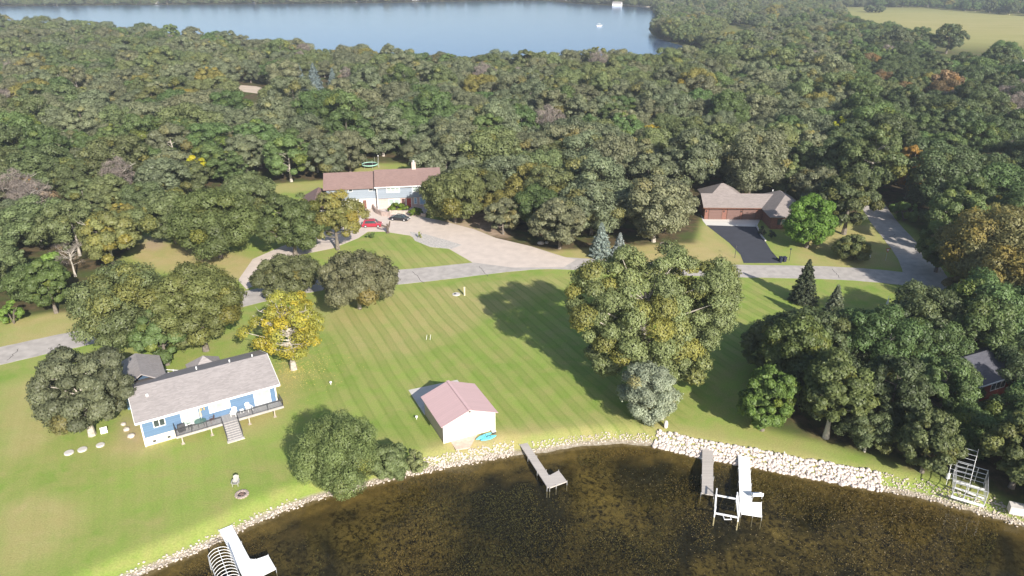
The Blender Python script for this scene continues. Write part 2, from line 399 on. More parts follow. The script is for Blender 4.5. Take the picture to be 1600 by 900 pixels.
    shore_c = mix(mr(noise(2.2, 5), .35, .65), (.24, .20, .14), (.42, .37, .30))
    g = mix(mr(sz.outputs[2], -.90, -.74, 1, 0), g, shore_c)
    shallow = mix(mr(noise(1.1, 5), .35, .65), (.15, .125, .06), (.26, .21, .10))
    g = mix(mr(sz.outputs[2], -1.02, -1.10, 0, 1), g, shallow)
    g = mix(mr(sz.outputs[2], -1.35, -1.65, 0, 1), g, bed)
    l.new(g, b.inputs['Base Color'])
    bp = n.new('ShaderNodeBump'); bp.inputs['Strength'].default_value = .6; bp.inputs['Distance'].default_value = .12
    l.new(fine, bp.inputs['Height']); l.new(bp.outputs[0], b.inputs['Normal'])
    return m
ground = link('ground', gm, ground_material()); tag(ground, kind='structure')
for p in gm.polygons: pass
gm.polygons.foreach_set('use_smooth', np.ones(len(gm.polygons), bool))

def water_material(name, tint, rough, bscale, bstr, gloss=(1,1,1), deep=None, sc3=(1,1,1)):
    m, n, l = mat(name); n.remove(n['Principled BSDF'])
    tc = n.new('ShaderNodeTexCoord'); mp = n.new('ShaderNodeMapping'); mp.inputs['Scale'].default_value = sc3; l.new(tc.outputs['Object'], mp.inputs[0])
    t = n.new('ShaderNodeTexNoise'); t.inputs['Scale'].default_value = bscale; t.inputs['Detail'].default_value = 6; t.inputs['Roughness'].default_value = .6; l.new(mp.outputs[0], t.inputs['Vector'])
    bp = n.new('ShaderNodeBump'); bp.inputs['Strength'].default_value = bstr; bp.inputs['Distance'].default_value = .1; l.new(t.outputs['Fac'], bp.inputs['Height'])
    fr = n.new('ShaderNodeFresnel'); fr.inputs['IOR'].default_value = 1.33; l.new(bp.outputs[0], fr.inputs['Normal'])
    g = n.new('ShaderNodeBsdfGlossy'); g.inputs['Roughness'].default_value = rough; g.inputs['Color'].default_value = (*gloss, 1); l.new(bp.outputs[0], g.inputs['Normal'])
    if deep is None:
        b = n.new('ShaderNodeBsdfTransparent'); b.inputs[0].default_value = (*tint, 1)
    else:
        b = n.new('ShaderNodeBsdfDiffuse'); b.inputs[0].default_value = (*deep, 1)
    geo = n.new('ShaderNodeNewGeometry'); inv = n.new('ShaderNodeMath'); inv.operation = 'SUBTRACT'; inv.inputs[0].default_value = 1; l.new(geo.outputs['Backfacing'], inv.inputs[1]); fm = n.new('ShaderNodeMath'); fm.operation = 'MULTIPLY'; l.new(fr.outputs[0], fm.inputs[0]); l.new(inv.outputs[0], fm.inputs[1])
    mx = n.new('ShaderNodeMixShader'); l.new(fm.outputs[0], mx.inputs[0]); l.new(b.outputs[0], mx.inputs[1]); l.new(g.outputs[0], mx.inputs[2])
    l.new(mx.outputs[0], n['Material Output'].inputs['Surface'])
    return m
wp = [(-400, -200), (-400, 30)] + [tuple(p) for p in [(-140, 8)]] + [tuple(p) for p in shore[1:-1] + np.array([0, 1.2])] + [(150, 11.5), (400, 0), (400, -200)]
me = bpy.data.meshes.new('near_lake_water'); me.from_pydata([(x, y, WZ) for x, y in reversed(wp)], [], [tuple(range(len(wp)))])
tag(link('near_lake_water', me, water_material('near_lake_water', (.60, .56, .42), .10, 2.2, .03, (.45,.45,.45))), kind='structure')
# far lake: a thin raised sheet so it never lies flush with the ground
far = [(-1900, 1020), (-792, 1205), (-560, 1255), (-318, 1292), (-120, 1360), (0, 1412), (60, 1405), (110, 1290), (150, 1235), (205, 1160), (196, 1080), (178, 960), (150, 820), (134, 752), (126, 690), (124, 640), (130, 590), (142, 553),
       (140, 520), (128, 470), (60, 432), (0, 430), (-60, 448), (-120, 470), (-200, 540), (-300, 620), (-400, 690), (-500, 730), (-700, 780), (-1900, 780)]
me = bpy.data.meshes.new('far_lake_water'); me.from_pydata([(x, y, .05) for x, y in reversed(far)], [], [tuple(range(len(far)))])
tag(link('far_lake_water', me, water_material('far_lake_water', None, .12, .08, 1.0, (.74, .82, 1.0), (.06, .10, .17), (1, 2.2, 1))), kind='structure')

# ------------------------------------------------------------------ roads and drives
ROAD = simple('road_asphalt', (.41, .375, .345), .9, .15, .7)
def ribbon(name, pts_px, w, mat_, z=.02, t=.02):
    P = [G(u, v).to_2d() for u, v in pts_px]; Q = []
    for i in range(len(P)-1):     # catmull-rom
        p0 = P[max(i-1,0)]; p1 = P[i]; p2 = P[i+1]; p3 = P[min(i+2, len(P)-1)]
        for k in range(6):
            s = k/6; Q.append(.5*((2*p1)+(p2-p0)*s+(2*p0-5*p1+4*p2-p3)*s*s+(3*p1-p0-3*p2+p3)*s**3))
    Q.append(P[-1]); mb = MB(); L = []; Rr = []
    ww = w if hasattr(w, '__len__') else [w, w]
    for i, q in enumerate(Q):
        d = (Q[min(i+1, len(Q)-1)]-Q[max(i-1, 0)]).normalized(); nrm = Vector((-d.y, d.x)); f = i/(len(Q)-1)
        wi = np.interp(f, np.linspace(0, 1, len(ww)), ww)/2 * (1 + .015*math.sin(i*2.1))
        L.append(q+nrm*wi); Rr.append(q-nrm*wi)
    for i in range(len(Q)-1):
        mb.add([(*Rr[i], z), (*Rr[i+1], z), (*L[i+1], z), (*L[i], z)], [(0,1,2,3)])
        mb.add([(*Rr[i], z-.06), (*Rr[i+1], z-.06), (*Rr[i+1], z), (*Rr[i], z)], [(0,1,2,3)])
        mb.add([(*L[i], z-.06), (*L[i+1], z-.06), (*L[i+1], z), (*L[i], z)], [(3,2,1,0)])
    return tag(mb.build(name, mat_), kind='structure')
def sheet(name, px, mat_, z, smoothn=0):
    P = W(px)
    mb = MB().prism(P, z-.05, z); return tag(mb.build(name, mat_), kind='structure')
ribbon('lake_road', [(-300,600),(-80,573),(0,556),(80,538),(150,523),(300,487),(420,458),(520,440),(620,433),(700,425),(800,414),(870,411),(1000,418),(1140,423),(1290,426),(1380,432),(1440,440),(1500,452),(1600,470)], [7, 6.6, 6.4, 7.4, 6.6, 6.4, 7.2, 7], ROAD, .020)
ribbon('side_road', [(1345,300),(1362,318),(1380,345),(1408,378),(1436,412),(1452,445)], [6, 6.2, 6.6, 8.5], ROAD, .028)
GRAVEL = simple('drive_concrete', (.56, .48, .42), .92, .08, .5)
sheet('house_drive', [(738,410),(700,388),(668,384),(640,368),(600,362),(575,362),(560,372),(520,388),(470,398),(430,412),(410,440),(385,452),(372,438),(395,405),(440,385),(500,365),(540,350),(555,335),(560,322),(605,322),(640,335),(690,345),(740,358),(775,372),(830,385),(880,401),(900,406),(880,418),(800,418)], GRAVEL, .024)
sheet('stone_bed', [(640,362),(665,366),(700,376),(722,383),(705,389),(672,386),(648,376)], simple('bed_gravel', (.45, .42, .39), .9, .25, 2.5), .032)
TAR = simple('black_asphalt', (.05, .053, .066), .85, .10, .5)
sheet('black_drive', [(1104,352),(1182,354.5),(1192,371),(1205,392),(1222,411),(1162,411),(1157,398),(1140,380)], TAR, .032)
sheet('garage_apron', [(1095,336.5),(1186,337.5),(1187,345),(1182,354.3),(1104,352.5),(1098,345)], simple('apron_concrete', (.62, .60, .55), .85, .05, .5), .030)
# tar-sealed cracks across the road
mb = MB()
rr = random.Random(4)
for (u0, v0, u1, v1) in [(645,424,662,443),(748,416,762,432),(1012,410,1020,426),(120,522,133,540),(30,545,12,563),(1300,420,1312,434),(1390,370,1400,366),(560,436,575,452)]:
    a, b = G(u0, v0).to_2d(), G(u1, v1).to_2d(); pts = [a.lerp(b, i/8) + Vector((rr.uniform(-.15,.15), rr.uniform(-.15,.15))) for i in range(9)]
    for p, q in zip(pts[:-1], pts[1:]):
        d = (q-p).normalized(); nn = Vector((-d.y, d.x))*.05
        mb.add([(*(p-nn), .034), (*(q-nn), .034), (*(q+nn), .034), (*(p+nn), .034)], [(0,1,2,3)])
tag(mb.build('road_crack_seal', simple('crack_tar', (.09, .085, .08), .9, .1)), kind='structure')
# ------------------------------------------------------------------ trees
def leaf_quads(P, N, s, rs, asp=.62):
    """diamond shaped leaf sprays at P facing N"""
    n = len(P); N = N / np.linalg.norm(N, axis=1, keepdims=True)
    t = rs.randn(n, 3); t -= N * (t*N).sum(1, keepdims=True); t /= np.linalg.norm(t, axis=1, keepdims=True)
    b = np.cross(N, t); L = (s*(.7+.6*rs.rand(n)))[:, None]; Wd = L*asp
    bend = N*L*.25
    return np.stack([P-t*L-bend, P+b*Wd, P+t*L-bend, P-b*Wd], 1).reshape(-1, 3)
def crown_mesh(name, seed, Rr_, H, base, ncl=46, nleaf=8000, leaf=.24, top=1.0, lobes=.16, rc=(.10,.27), turn=.2, asp=.62, dens_bot=.35, gaps=0.0, flat=.8, out=.38, subs=None):
    """a crown of leaf clumps spread over a lobed dome: R radius, H top, base underside"""
    rs = np.random.RandomState(seed); cz = base + (H-base)*.42; a = Rr_; hz_up = H-cz; hz_dn = cz-base
    C = []; tries = 0; p1, p2 = rs.rand(2)*6.28
    mind = .8
    while len(C) < ncl:
        tries += 1
        d = rs.randn(3); d /= np.linalg.norm(d)
        if d[2] < 0 and rs.rand() > dens_bot: continue
        az = math.atan2(d[1], d[0]); lob = 1 + lobes*(math.sin(3*az+p1)+.6*math.sin(5*az+p2))*(1-max(d[2], 0))
        r = (.60+.25*rs.rand()) if rs.rand() < .85 else .35
        p = np.array([d[0]*a*lob*r, d[1]*a*lob*r, cz + d[2]*(hz_up if d[2] > 0 else hz_dn)*r*top])
        if subs is not None:
            q = subs[rs.randint(len(subs))]; r = .55+.45*rs.rand()
            p = np.array([q[0]+d[0]*q[3]*r, q[1]+d[1]*q[3]*r, q[2]+d[2]*q[4]*r])
        if C and tries < 4000:
            dd = min(np.linalg.norm(p-q[:3]) for q in C)
            if dd < mind*a*.24 and rs.rand() < .93: continue
        C.append(np.array([*p, a*rs.uniform(*rc)]))
    C = np.array(C)
    if gaps: C = C[rs.rand(len(C)) > gaps]
    w = C[:, 3]**2; w /= w.sum(); k = rs.choice(len(C), int(nleaf*1.6), p=w)
    d = rs.randn(len(k), 3); d /= np.linalg.norm(d, axis=1, keepdims=True)
    o = C[k, :3] - np.array([0, 0, cz-.1*H]); o /= np.linalg.norm(o, axis=1, keepdims=True)+1e-6
    keep = (d*o).sum(1) + .35*d[:, 2] > -.25 - .4*rs.rand(len(k)); k = k[keep][:nleaf]; d = d[keep][:nleaf]; o = o[keep][:nleaf]
    # smaller knobs on every clump
    knob = 1 + .16*np.sin(d[:, 0]*7+k*1.3)*np.sin(d[:, 1]*7+k)*np.sin(d[:, 2]*6+k*.7)*2
    P = C[k, :3] + d*(C[k, 3]*knob*(.55+.5*rs.rand(len(k))**.5))[:, None]*np.array([1, 1, flat])
    P[:, 2] = np.maximum(P[:, 2], base*.75)
    N = d + out*rs.randn(len(k), 3)*.8 + np.array([0, 0, .25])
    V = leaf_quads(P, N, leaf, rs, asp); nq = len(P)
    me = np_mesh(name, V, np.arange(nq*4).reshape(-1, 4))
    cl_b = rs.rand(len(C)); cl_y = (rs.rand(len(C)) < turn)*rs.rand(len(C))
    col = np.ones((nq, 4), np.float32)
    col[:, 0] = np.clip(.5 + (cl_b[k]-.5)*.45 + (rs.rand(nq)-.5)*.4, 0, 1)
    col[:, 1] = np.clip(cl_y[k] + (rs.rand(nq)-.75)*.5, 0, 1)
    at = me.attributes.new('tint', 'FLOAT_COLOR', 'POINT'); at.data.foreach_set('color', np.repeat(col, 4, 0).ravel())
    me.materials.append(LEAF); return me, C
def trunk_mesh(name, seed, H, base, C, r=.28, lean=(0, 0), fork=.45, nbr=12, bare=0, bark=BARK, segs=5):
    rs = random.Random(seed); mb = MB(); zf = max(base*.8, H*fork*.6)
    top = Vector((lean[0], lean[1], H*.72)); pts = []; rad = []
    for i in range(6):
        t = i/5; pts.append(Vector((lean[0]*t*t+rs.uniform(-.08,.08)*H*.05*i, lean[1]*t*t+rs.uniform(-.08,.08)*H*.05*i, top.z*t))); rad.append(r*(1-.75*t)*(1.35 if i == 0 else 1))
    mb.tube(pts, rad, 7)
    idx = list(range(len(C))); rs.shuffle(idx)
    for j in idx[:nbr]:
        c = Vector(C[j][:3]); t0 = min(max((c.z-.45*math.hypot(c.x, c.y))/top.z, .28), .9); s = t0*5; i = min(int(s), 4); a = pts[i].lerp(pts[i+1], s-i)
        m = a.lerp(c, .5) + Vector((rs.uniform(-.3,.3), rs.uniform(-.3,.3), -.06*(c-a).length)); r0 = r*.42*(1-.5*t0)
        mb.tube([a, m, c], [r0, r0*.6, r0*.22], segs, False)
    for j in range(bare):     # dead pale limbs that stick out
        a = pts[3+j % 2]; az = rs.uniform(0, 6.28); L = H*rs.uniform(.28, .45); b = a + Vector((math.cos(az)*L*.8, math.sin(az)*L*.8, L*.6)); m = a.lerp(b, .5)+Vector((0, 0, .4)); mb.tube([a, m, b], [r*.3, r*.2, .03], segs, False)
        for q in range(5):
            s_ = m.lerp(b, rs.random()); e = s_+Vector((rs.uniform(-1,1), rs.uniform(-1,1), rs.uniform(.1,1)))*L*.22; mb.tube([s_, e], [r*.11, .02], 3, False)
    me = mb.mesh(name); me.materials.append(bark); return me
def conifer_mesh(name, seed, Rr_, H, nleaf=7000, leaf=.2, droop=.25, base=.06, power=.9, turn=.05):
    rs = np.random.RandomState(seed); lv = int(H*2.0)+6; P = []; N = []; T = []
    for i in range(lv):
        f = base + (1-base)*((i+.5)/lv); z = f*H; r = Rr_*(1-(f-base)/(1-base))**power*(1+.12*rs.randn()*.6)+.12
        nb = int(5+9*(1-f)); a0 = rs.rand()*6.28
        for j in range(nb):
            az = a0 + 6.283*j/nb + rs.randn()*.12; rb = r*(.82+.3*rs.rand()); n = max(int(nleaf/lv*2.0*(r/Rr_+.1)/nb), 4); t = rs.rand(n)**.7
            wdt = rb*.20*(1.2-t)+.05
            p = np.stack([np.cos(az)*t*rb, np.sin(az)*t*rb, z - droop*rb*t**1.5 + .12*rb*(t>.85)], 1); side = rs.randn(n)*wdt*.6
            p[:, 0] += -np.sin(az)*side; p[:, 1] += np.cos(az)*side; p[:, 2] += rs.randn(n)*.07 - abs(side)*.25
            P.append(p); N.append(np.stack([np.cos(az)*.5+rs.randn(n)*.45, np.sin(az)*.5+rs.randn(n)*.45, .8+rs.randn(n)*.3], 1)); T.append(np.full(n, rs.rand()))
    P = np.concatenate(P); N = np.concatenate(N); T = np.concatenate(T); V = leaf_quads(P, N, leaf, rs, .45); nq = len(P)
    me = np_mesh(name, V, np.arange(nq*4).reshape(-1, 4)); col = np.ones((nq, 4), np.float32)
    col[:, 0] = np.clip(.5+(T-.5)*.35+(rs.rand(nq)-.5)*.5, 0, 1); col[:, 1] = (rs.rand(nq) < turn)*rs.rand(nq)
    at = me.attributes.new('tint', 'FLOAT_COLOR', 'POINT'); at.data.foreach_set('color', np.repeat(col, 4, 0).ravel()); me.materials.append(LEAF); return me
def straight_trunk(name, H, r, bark=BARK):
    me = MB().tube([(0,0,0), (0.02,0,H*.5), (0,0,H*.93)], [r, r*.6, .03], 7).mesh(name); me.materials.append(bark); return me
def plant(name, label, cat, loc, rz, cme, tme, col, scale=1, group=None, sz=1):
    t = empty(name, (loc[0], loc[1], 0), rz, label, cat, group); t.scale = (scale, scale, scale*sz)
    if tme is not None: link('trunk', tme, parent=t)
    c = link('crown' if tme is not None else 'foliage', cme, parent=t); c['treecol'] = [float(x) for x in col]
    return t, c
def depth_at(u, v):
    p = G(u, v); return p.y*math.cos(PITCH) + CAM_H*math.sin(PITCH)
OLIVE=(.170,.205,.085); GREYOL=(.195,.215,.12); DARK=(.11,.145,.062); YOL=(.26,.24,.07); BRIGHT=(.15,.24,.05); GRN=(.13,.19,.065); RUST=(.20,.145,.07); YEL=(.50,.38,.035); ORG=(.42,.22,.045); GREYTW=(.26,.22,.19); BLUE=(.17,.205,.175)
featured = []     # (x, y, radius) kept free by the woods
def ftree(name, label, u, vb, vt, wpx, col, seed, cb=.14, nleaf=22000, leaf=.26, ncl=60, group=None, rt=None, bark=BARK, bare=0, lean=(0,0), cat='tree', nbr=14, **kw):
    p = G(u, vb); H = top_at(p.y, vt+2)*.97; Rr_ = wpx/2*depth_at(u, vb)/F
    base = H*cb; rt = rt or .028*H
    me, C = crown_mesh('crown', seed, Rr_, H, base, ncl, nleaf, leaf, **kw)
    tm = trunk_mesh('trunk', seed, H, base, C, rt, lean, nbr=nbr, bare=bare, bark=bark)
    featured.append((p.x, p.y, Rr_*.8)); return plant(name, label, cat, p, 0, me, tm, col, group=group)
def fconifer(name, label, u, vb, vt, wpx, col, seed, **kw):
    p = G(u, vb); H = top_at(p.y, vt+1); Rr_ = wpx/2*depth_at(u, vb)/F
    me = conifer_mesh('crown', seed, Rr_, H, **kw); featured.append((p.x, p.y, Rr_*.9))
    return plant(name, label, 'tree', p, 0, me, straight_trunk('trunk', H, .02*H), col)
def fbush(name, label, u, vb, vt, wpx, col, seed, nleaf=5000, leaf=.16, ncl=24, group=None, cat='bush', **kw):
    p = G(u, vb); H = max(top_at(p.y, vt), .35); Rr_ = wpx/2*depth_at(u, vb)/F
    me, C = crown_mesh('foliage', seed, Rr_, H, H*.06, ncl, nleaf, leaf, dens_bot=.9, **kw); featured.append((p.x, p.y, Rr_))
    t = empty(name, (p.x, p.y, 0), 0, label, cat, group); c = link('foliage', me, parent=t); c['treecol'] = [float(x) for x in col]
    mb = MB(); rs = random.Random(seed)
    for i in range(6): 
        a = rs.uniform(0, 6.28); mb.tube([(0,0,0), (math.cos(a)*Rr_*.2, math.sin(a)*Rr_*.2, H*.4), (math.cos(a)*Rr_*.45, math.sin(a)*Rr_*.45, H*.7)], [.05*H**.5, .04*H**.5, .015], 5, False)
    link('stem', mb.mesh('stem'), BARK, t); return t

# --- the trees one can single out, near to far
ftree('cottonwood', 'tallest tree of the lawn, a huge green and yellow cottonwood below the road', 1000, 602, 384, 236, (.215,.255,.105), 11, subs=[(-7,0,13.5,3.6,5.5),(-2.5,2,16,4,4.6),(3,1,15.5,4,5.2),(7.5,0,13,3.6,5.5),(0,-2,9.5,4.5,6),(5,-1.5,6.5,3.6,5.5),(-4,-1,7.5,3.8,5),(9.5,2,15,2.6,3.5),(6,-1,9,4,5)], cb=.06, nleaf=170000, leaf=.15, ncl=188, turn=.38, lobes=.24, rc=(.09,.2), gaps=.10, bark=BARK_PALE, rt=.65, bare=3, nbr=40, dens_bot=1)
ftree('silver_leaved_tree', 'egg shaped silvery green tree in front of the huge cottonwood', 1009, 656, 556, 94, (0.331,0.373,0.262), 12, cb=.02, nleaf=49400, leaf=0.11, ncl=101, turn=.05, lobes=.06, rc=(.18,.27), dens_bot=.9, bark=BARK_PALE)
ftree('willow', 'broad light green willow leaning over the left shore stones', 535, 752, 655, 140, (.20,.255,.09), 13, cb=.03, nleaf=79800, leaf=0.12, ncl=130, turn=.1, rc=(.14,.24), dens_bot=.9, flat=1.25, asp=.34, gaps=.05)
ftree('willow', 'smaller willow at the water between the broad willow and the boathouse', 606, 742, 692, 72, (.18,.225,.09), 14, cb=.03, nleaf=28500, leaf=0.12, ncl=58, turn=.08, rc=(.16,.26), dens_bot=.9, asp=.4)
ftree('oak_tree', 'oak with bare pale limbs at the left end of the blue house', 144, 680, 533, 150, (.155,.17,.095), 15, cb=.12, nleaf=60800, leaf=0.16, ncl=108, turn=.1, gaps=.12, bark=BARK_PALE, bare=7, rt=.38, dens_bot=.7)
ftree('oak_tree', 'wide oak across the road directly above the blue house garage roof', 215, 545, 408, 165, OLIVE, 16, nleaf=60800, leaf=0.17, ncl=108, turn=.25, lobes=.12)
ftree('oak_tree', 'dense olive oak between the garage roof oak and the yellow tree', 322, 548, 402, 150, (0.166,0.186,0.062), 17, nleaf=57000, leaf=0.17, ncl=101, turn=.3)
ftree('oak_tree', 'low oak right behind the gazebo of the blue house', 262, 570, 470, 90, GRN, 117, cb=.12, nleaf=30400, leaf=0.17, ncl=58)
ftree('yellow_cottonwood', 'half bare cottonwood with bright yellow leaves right of the blue house', 459, 577, 446, 118, (.33,.33,.06), 18, cb=.18, nleaf=13000, leaf=.14, ncl=145, turn=.8, gaps=.52, bark=BARK_PALE, bare=14, rt=.42, rc=(.12,.22), nbr=64, lobes=.25)
ftree('oak_tree', 'grey green oak with pale trunk on the lawn edge right of the yellow tree', 562, 482, 392, 132, (0.172,0.172,0.090), 19, cb=.18, nleaf=45600, leaf=0.18, ncl=87, turn=.1, bare=3, bark=BARK_PALE)
ftree('oak_tree', 'darker oak standing just above the yellow leaved tree', 450, 462, 398, 108, (0.145,0.159,0.069), 20, cb=.15, nleaf=34200, leaf=0.18, ncl=69, turn=.15, bare=2)
ftree('oak_tree', 'broad dark oak beside the drive, right of the straw coloured clearing', 345, 402, 292, 150, (0.138,0.172,0.058), 21, cb=.15, nleaf=49400, leaf=0.20, ncl=101)
ftree('oak_tree', 'olive oak on the left of the broad dark oak by the clearing', 275, 380, 288, 105, OLIVE, 22, nleaf=34200, leaf=0.20, ncl=72)
ftree('oak_tree', 'olive oak in front of the back lawn, upper left of the broad dark oak', 392, 345, 268, 96, (.15,.185,.075), 143, cb=.08, nleaf=30000, leaf=.22, ncl=74)
ftree('oak_tree', 'dark oak left of the yellow tinged tree before the grey house', 462, 398, 292, 112, (0.124,0.159,0.055), 23, cb=.15, nleaf=38000, leaf=0.20, ncl=72)
ftree('locust_tree', 'loose yellow tinged tree hiding the left end of the grey house', 528, 390, 286, 96, (0.235,0.235,0.076), 24, nleaf=18050, leaf=0.19, ncl=63, turn=.6, gaps=.22, nbr=24)
ftree('oak_tree', 'round oak covering the right end of the grey house', 712, 348, 258, 108, (0.172,0.193,0.072), 25, cb=.1, nleaf=41800, leaf=0.22, ncl=87, turn=.15)
ftree('small_oak', 'small grey green tree right of the shaded stone steps', 786, 366, 302, 62, (0.193,0.200,0.110), 26, cb=.08, nleaf=17100, leaf=0.20, ncl=46)
ftree('maple_tree', 'bright green egg shaped maple right of the brown brick house', 1260, 387, 291, 78, (0.145,0.255,0.041), 27, cb=.05, nleaf=38000, leaf=0.19, ncl=87, turn=.06, lobes=.03, rc=(.16,.3), dens_bot=1)
ftree('oak_tree', 'dark leaning oak between the bright maple and the side road', 1318, 366, 248, 92, (0.117,0.145,0.062), 28, cb=.12, nleaf=36100, leaf=0.22, ncl=79)
ftree('tall_poplar', 'tall loose green poplar left of the side road bend', 1352, 318, 182, 96, (0.152,0.193,0.076), 29, cb=.2, nleaf=28500, leaf=0.24, ncl=87, gaps=.15, bark=BARK_PALE, nbr=24)
ftree('orange_maple', 'orange brown maple at the far bend of the side road', 1416, 312, 214, 58, (0.373,0.241,0.062), 30, nleaf=19000, leaf=0.24, ncl=52, turn=.6)
ftree('sycamore', 'wide sycamore with rust coloured leaves and white limbs right of the junction', 1552, 470, 322, 205, (.205,.195,.08), 31, cb=.1, nleaf=95000, leaf=0.22, ncl=159, turn=.5, bark=BARK_PALE, bare=4, rt=.6, gaps=.06, rc=(.14,.24), nbr=36)
ftree('ash_tree', 'green tree at the left foot of the rust coloured sycamore', 1462, 425, 338, 75, (0.159,0.207,0.062), 32, cb=.1, nleaf=26600, leaf=0.22, ncl=63, turn=.3)
ftree('yellow_tree', 'small bright yellow tree among oaks left of the grey house', 312, 290, 231, 34, (.44,.44,.03), 33, cb=.1, nleaf=11400, leaf=0.22, ncl=37, turn=.4)
ftree('yellow_tree', 'yellow green tree at the left edge of the photo in the deep woods', 24, 242, 178, 52, (.33,.33,.035), 34, cb=.1, nleaf=6000, leaf=.36, ncl=40, turn=.3)
ftree('yellow_tree', 'yellow leaved tree in the woods above the side road', 1303, 248, 170, 30, (.40,.42,.04), 35, cb=.1, nleaf=5000, leaf=.38, ncl=31, turn=.3)
ftree('yellow_tree', 'low yellow tree in the dark woods right of the orange maple', 1548, 350, 295, 26, (.36,.32,.04), 36, cb=.1, nleaf=7600, leaf=0.24, ncl=29, turn=.3)
ftree('yellow_tree', 'yellowing ash whose crown hangs over the left end of the clearing', 178, 418, 322, 92, (.225,.24,.085), 37, cb=.15, nleaf=28500, leaf=0.22, ncl=66, turn=.5, gaps=.1, bare=2, bark=BARK_PALE)
ftree('orange_tree', 'small orange tree in the woods left of the grey house', 52, 320, 268, 26, (.40,.23,.04), 38, cb=.1, nleaf=6650, leaf=0.24, ncl=26, turn=.3)
ftree('dead_tree', 'bare dead oak with white trunk in the woods left of the clearing', 118, 432, 372, 60, GREYTW, 39, cb=.3, nleaf=1710, leaf=0.22, ncl=34, gaps=.3, bark=BARK_PALE, bare=8, asp=.1)
ftree('oak_tree', 'bright green tree at the left corner of the right hand grove', 1190, 672, 560, 88, (0.138,0.214,0.048), 40, cb=.06, nleaf=41800, leaf=0.16, ncl=87, turn=.08, dens_bot=.9)
ftree('oak_tree', 'broad oak on the lawn side of the right hand grove', 1235, 620, 490, 120, (0.145,0.186,0.058), 41, nleaf=45600, leaf=0.18, ncl=87)
ftree('oak_tree', 'dark oak filling the grove between its left corner tree and the second spruce', 1262, 585, 478, 118, (.125,.16,.068), 141, nleaf=40000, leaf=.19, ncl=84)
ftree('oak_tree', 'olive oak at the top left corner of the right hand grove', 1196, 585, 498, 84, (.16,.19,.08), 142, cb=.08, nleaf=30000, leaf=.19, ncl=70)
ftree('oak_tree', 'oak with visible pale trunk above the end of the white riprap', 1290, 684, 545, 112, (0.138,0.172,0.058), 42, cb=.25, nleaf=45600, leaf=0.17, ncl=87, bark=BARK_PALE)
ftree('oak_tree', 'oak hanging over the far right shore beside the stored boat lift', 1440, 738, 640, 100, (0.138,0.166,0.062), 43, cb=.1, nleaf=38000, leaf=0.16, ncl=72)
ftree('oak_tree', 'oak at the right photo edge above the concrete block', 1580, 762, 640, 115, (0.145,0.172,0.062), 44, cb=.15, nleaf=38000, leaf=0.16, ncl=72)
ftree('oak_tree', 'oak at the left edge of the photo below the woods, above the road', 88, 489, 395, 70, (0.117,0.166,0.048), 45, cb=.1, nleaf=26600, leaf=0.19, ncl=58)
ftree('field_oak', 'largest dark oak on the near edge of the crop field', 1478, 84, 30, 50, DARK, 81, cb=.12, nleaf=9000, leaf=.55)
ftree('field_oak', 'wide dark oak left of the largest one on the field edge', 1400, 90, 36, 60, (0.117,0.138,0.069), 82, cb=.1, nleaf=9000, leaf=.55)
ftree('field_oak', 'dark oak with thick trunk on the far lawn by the grey roofed house', 1556, 128, 66, 54, DARK, 83, cb=.3, nleaf=9000, leaf=.5)
ftree('field_oak', 'left one of two small oaks standing inside the crop field', 1358, 19, 5, 18, DARK, 84, cb=.05, nleaf=3000, leaf=.9, ncl=34)
ftree('field_oak', 'right one of two small oaks standing inside the crop field', 1373, 20, 6, 18, DARK, 85, cb=.05, nleaf=3000, leaf=.9, ncl=34)
ftree('grey_tree', 'pale grey leafless tree below the far shaded lawn', 1516, 168, 124, 34, (.34,.30,.27), 86, cb=.1, nleaf=5000, leaf=.5, asp=.15, ncl=49)
ftree('brown_tree', 'rusty brown tree left of the pale grey leafless tree', 1472, 160, 106, 60, (0.276,0.186,0.097), 87, cb=.1, nleaf=8000, leaf=.5)
fconifer('spruce', 'dark green spruce beside the road below the black drive', 1254, 472, 404, 46, (.085,.105,.055), 51, nleaf=9000, leaf=.2)
fconifer('spruce', 'second spruce, on the grove edge right of the roadside spruce', 1297, 515, 444, 46, (.20,.23,.14), 52, nleaf=9000, leaf=.2)
fconifer('blue_spruce', 'taller of two pale blue spruces at the woods edge behind the road', 938, 400, 347, 38, (.30,.36,.32), 53, nleaf=9000, leaf=.22)
fconifer('blue_spruce', 'shorter of two pale blue spruces at the woods edge behind the road', 967, 402, 363, 29, (.34,.38,.36), 54, nleaf=6000, leaf=.2)
fconifer('blue_spruce', 'largest blue spruce of three behind the sandy clearing', 493, 146, 97, 34, (.24,.30,.30), 55, nleaf=6500, leaf=.4)
fconifer('blue_spruce', 'blue spruce on the left of the three behind the sandy clearing', 471, 141, 98, 24, (.22,.28,.28), 56, nleaf=5000, leaf=.4)
fconifer('blue_spruce', 'small blue spruce on the right of the three behind the sandy clearing', 521, 135, 105, 18, (.22,.28,.27), 57, nleaf=4000, leaf=.4)
fbush('bush', 'wide wild bush on the lawn between maple and yield sign', 1328, 405, 367, 62, (0.166,0.193,0.069), 61, nleaf=20900, leaf=0.14, ncl=58)
fbush('bush', 'green bush on the verge right of the side road', 1412, 346, 314, 46, (0.138,0.214,0.048), 62, nleaf=13300, leaf=0.16)
fbush('bush', 'small round bush at the corner of the drive island lawn', 580, 372, 360, 14, (0.124,0.179,0.055), 63, nleaf=2850, leaf=0.11, ncl=14)
fbush('bush', 'tiny yellow green shrub at the start of the gravel bed', 657, 372, 360, 9, (0.304,0.359,0.069), 64, nleaf=900, leaf=.12, ncl=11)
fbush('bush', 'light green shrub in the weeds right of the small willow', 650, 737, 706, 44, (0.235,0.262,0.110), 65, nleaf=5000, leaf=.12, ncl=31)
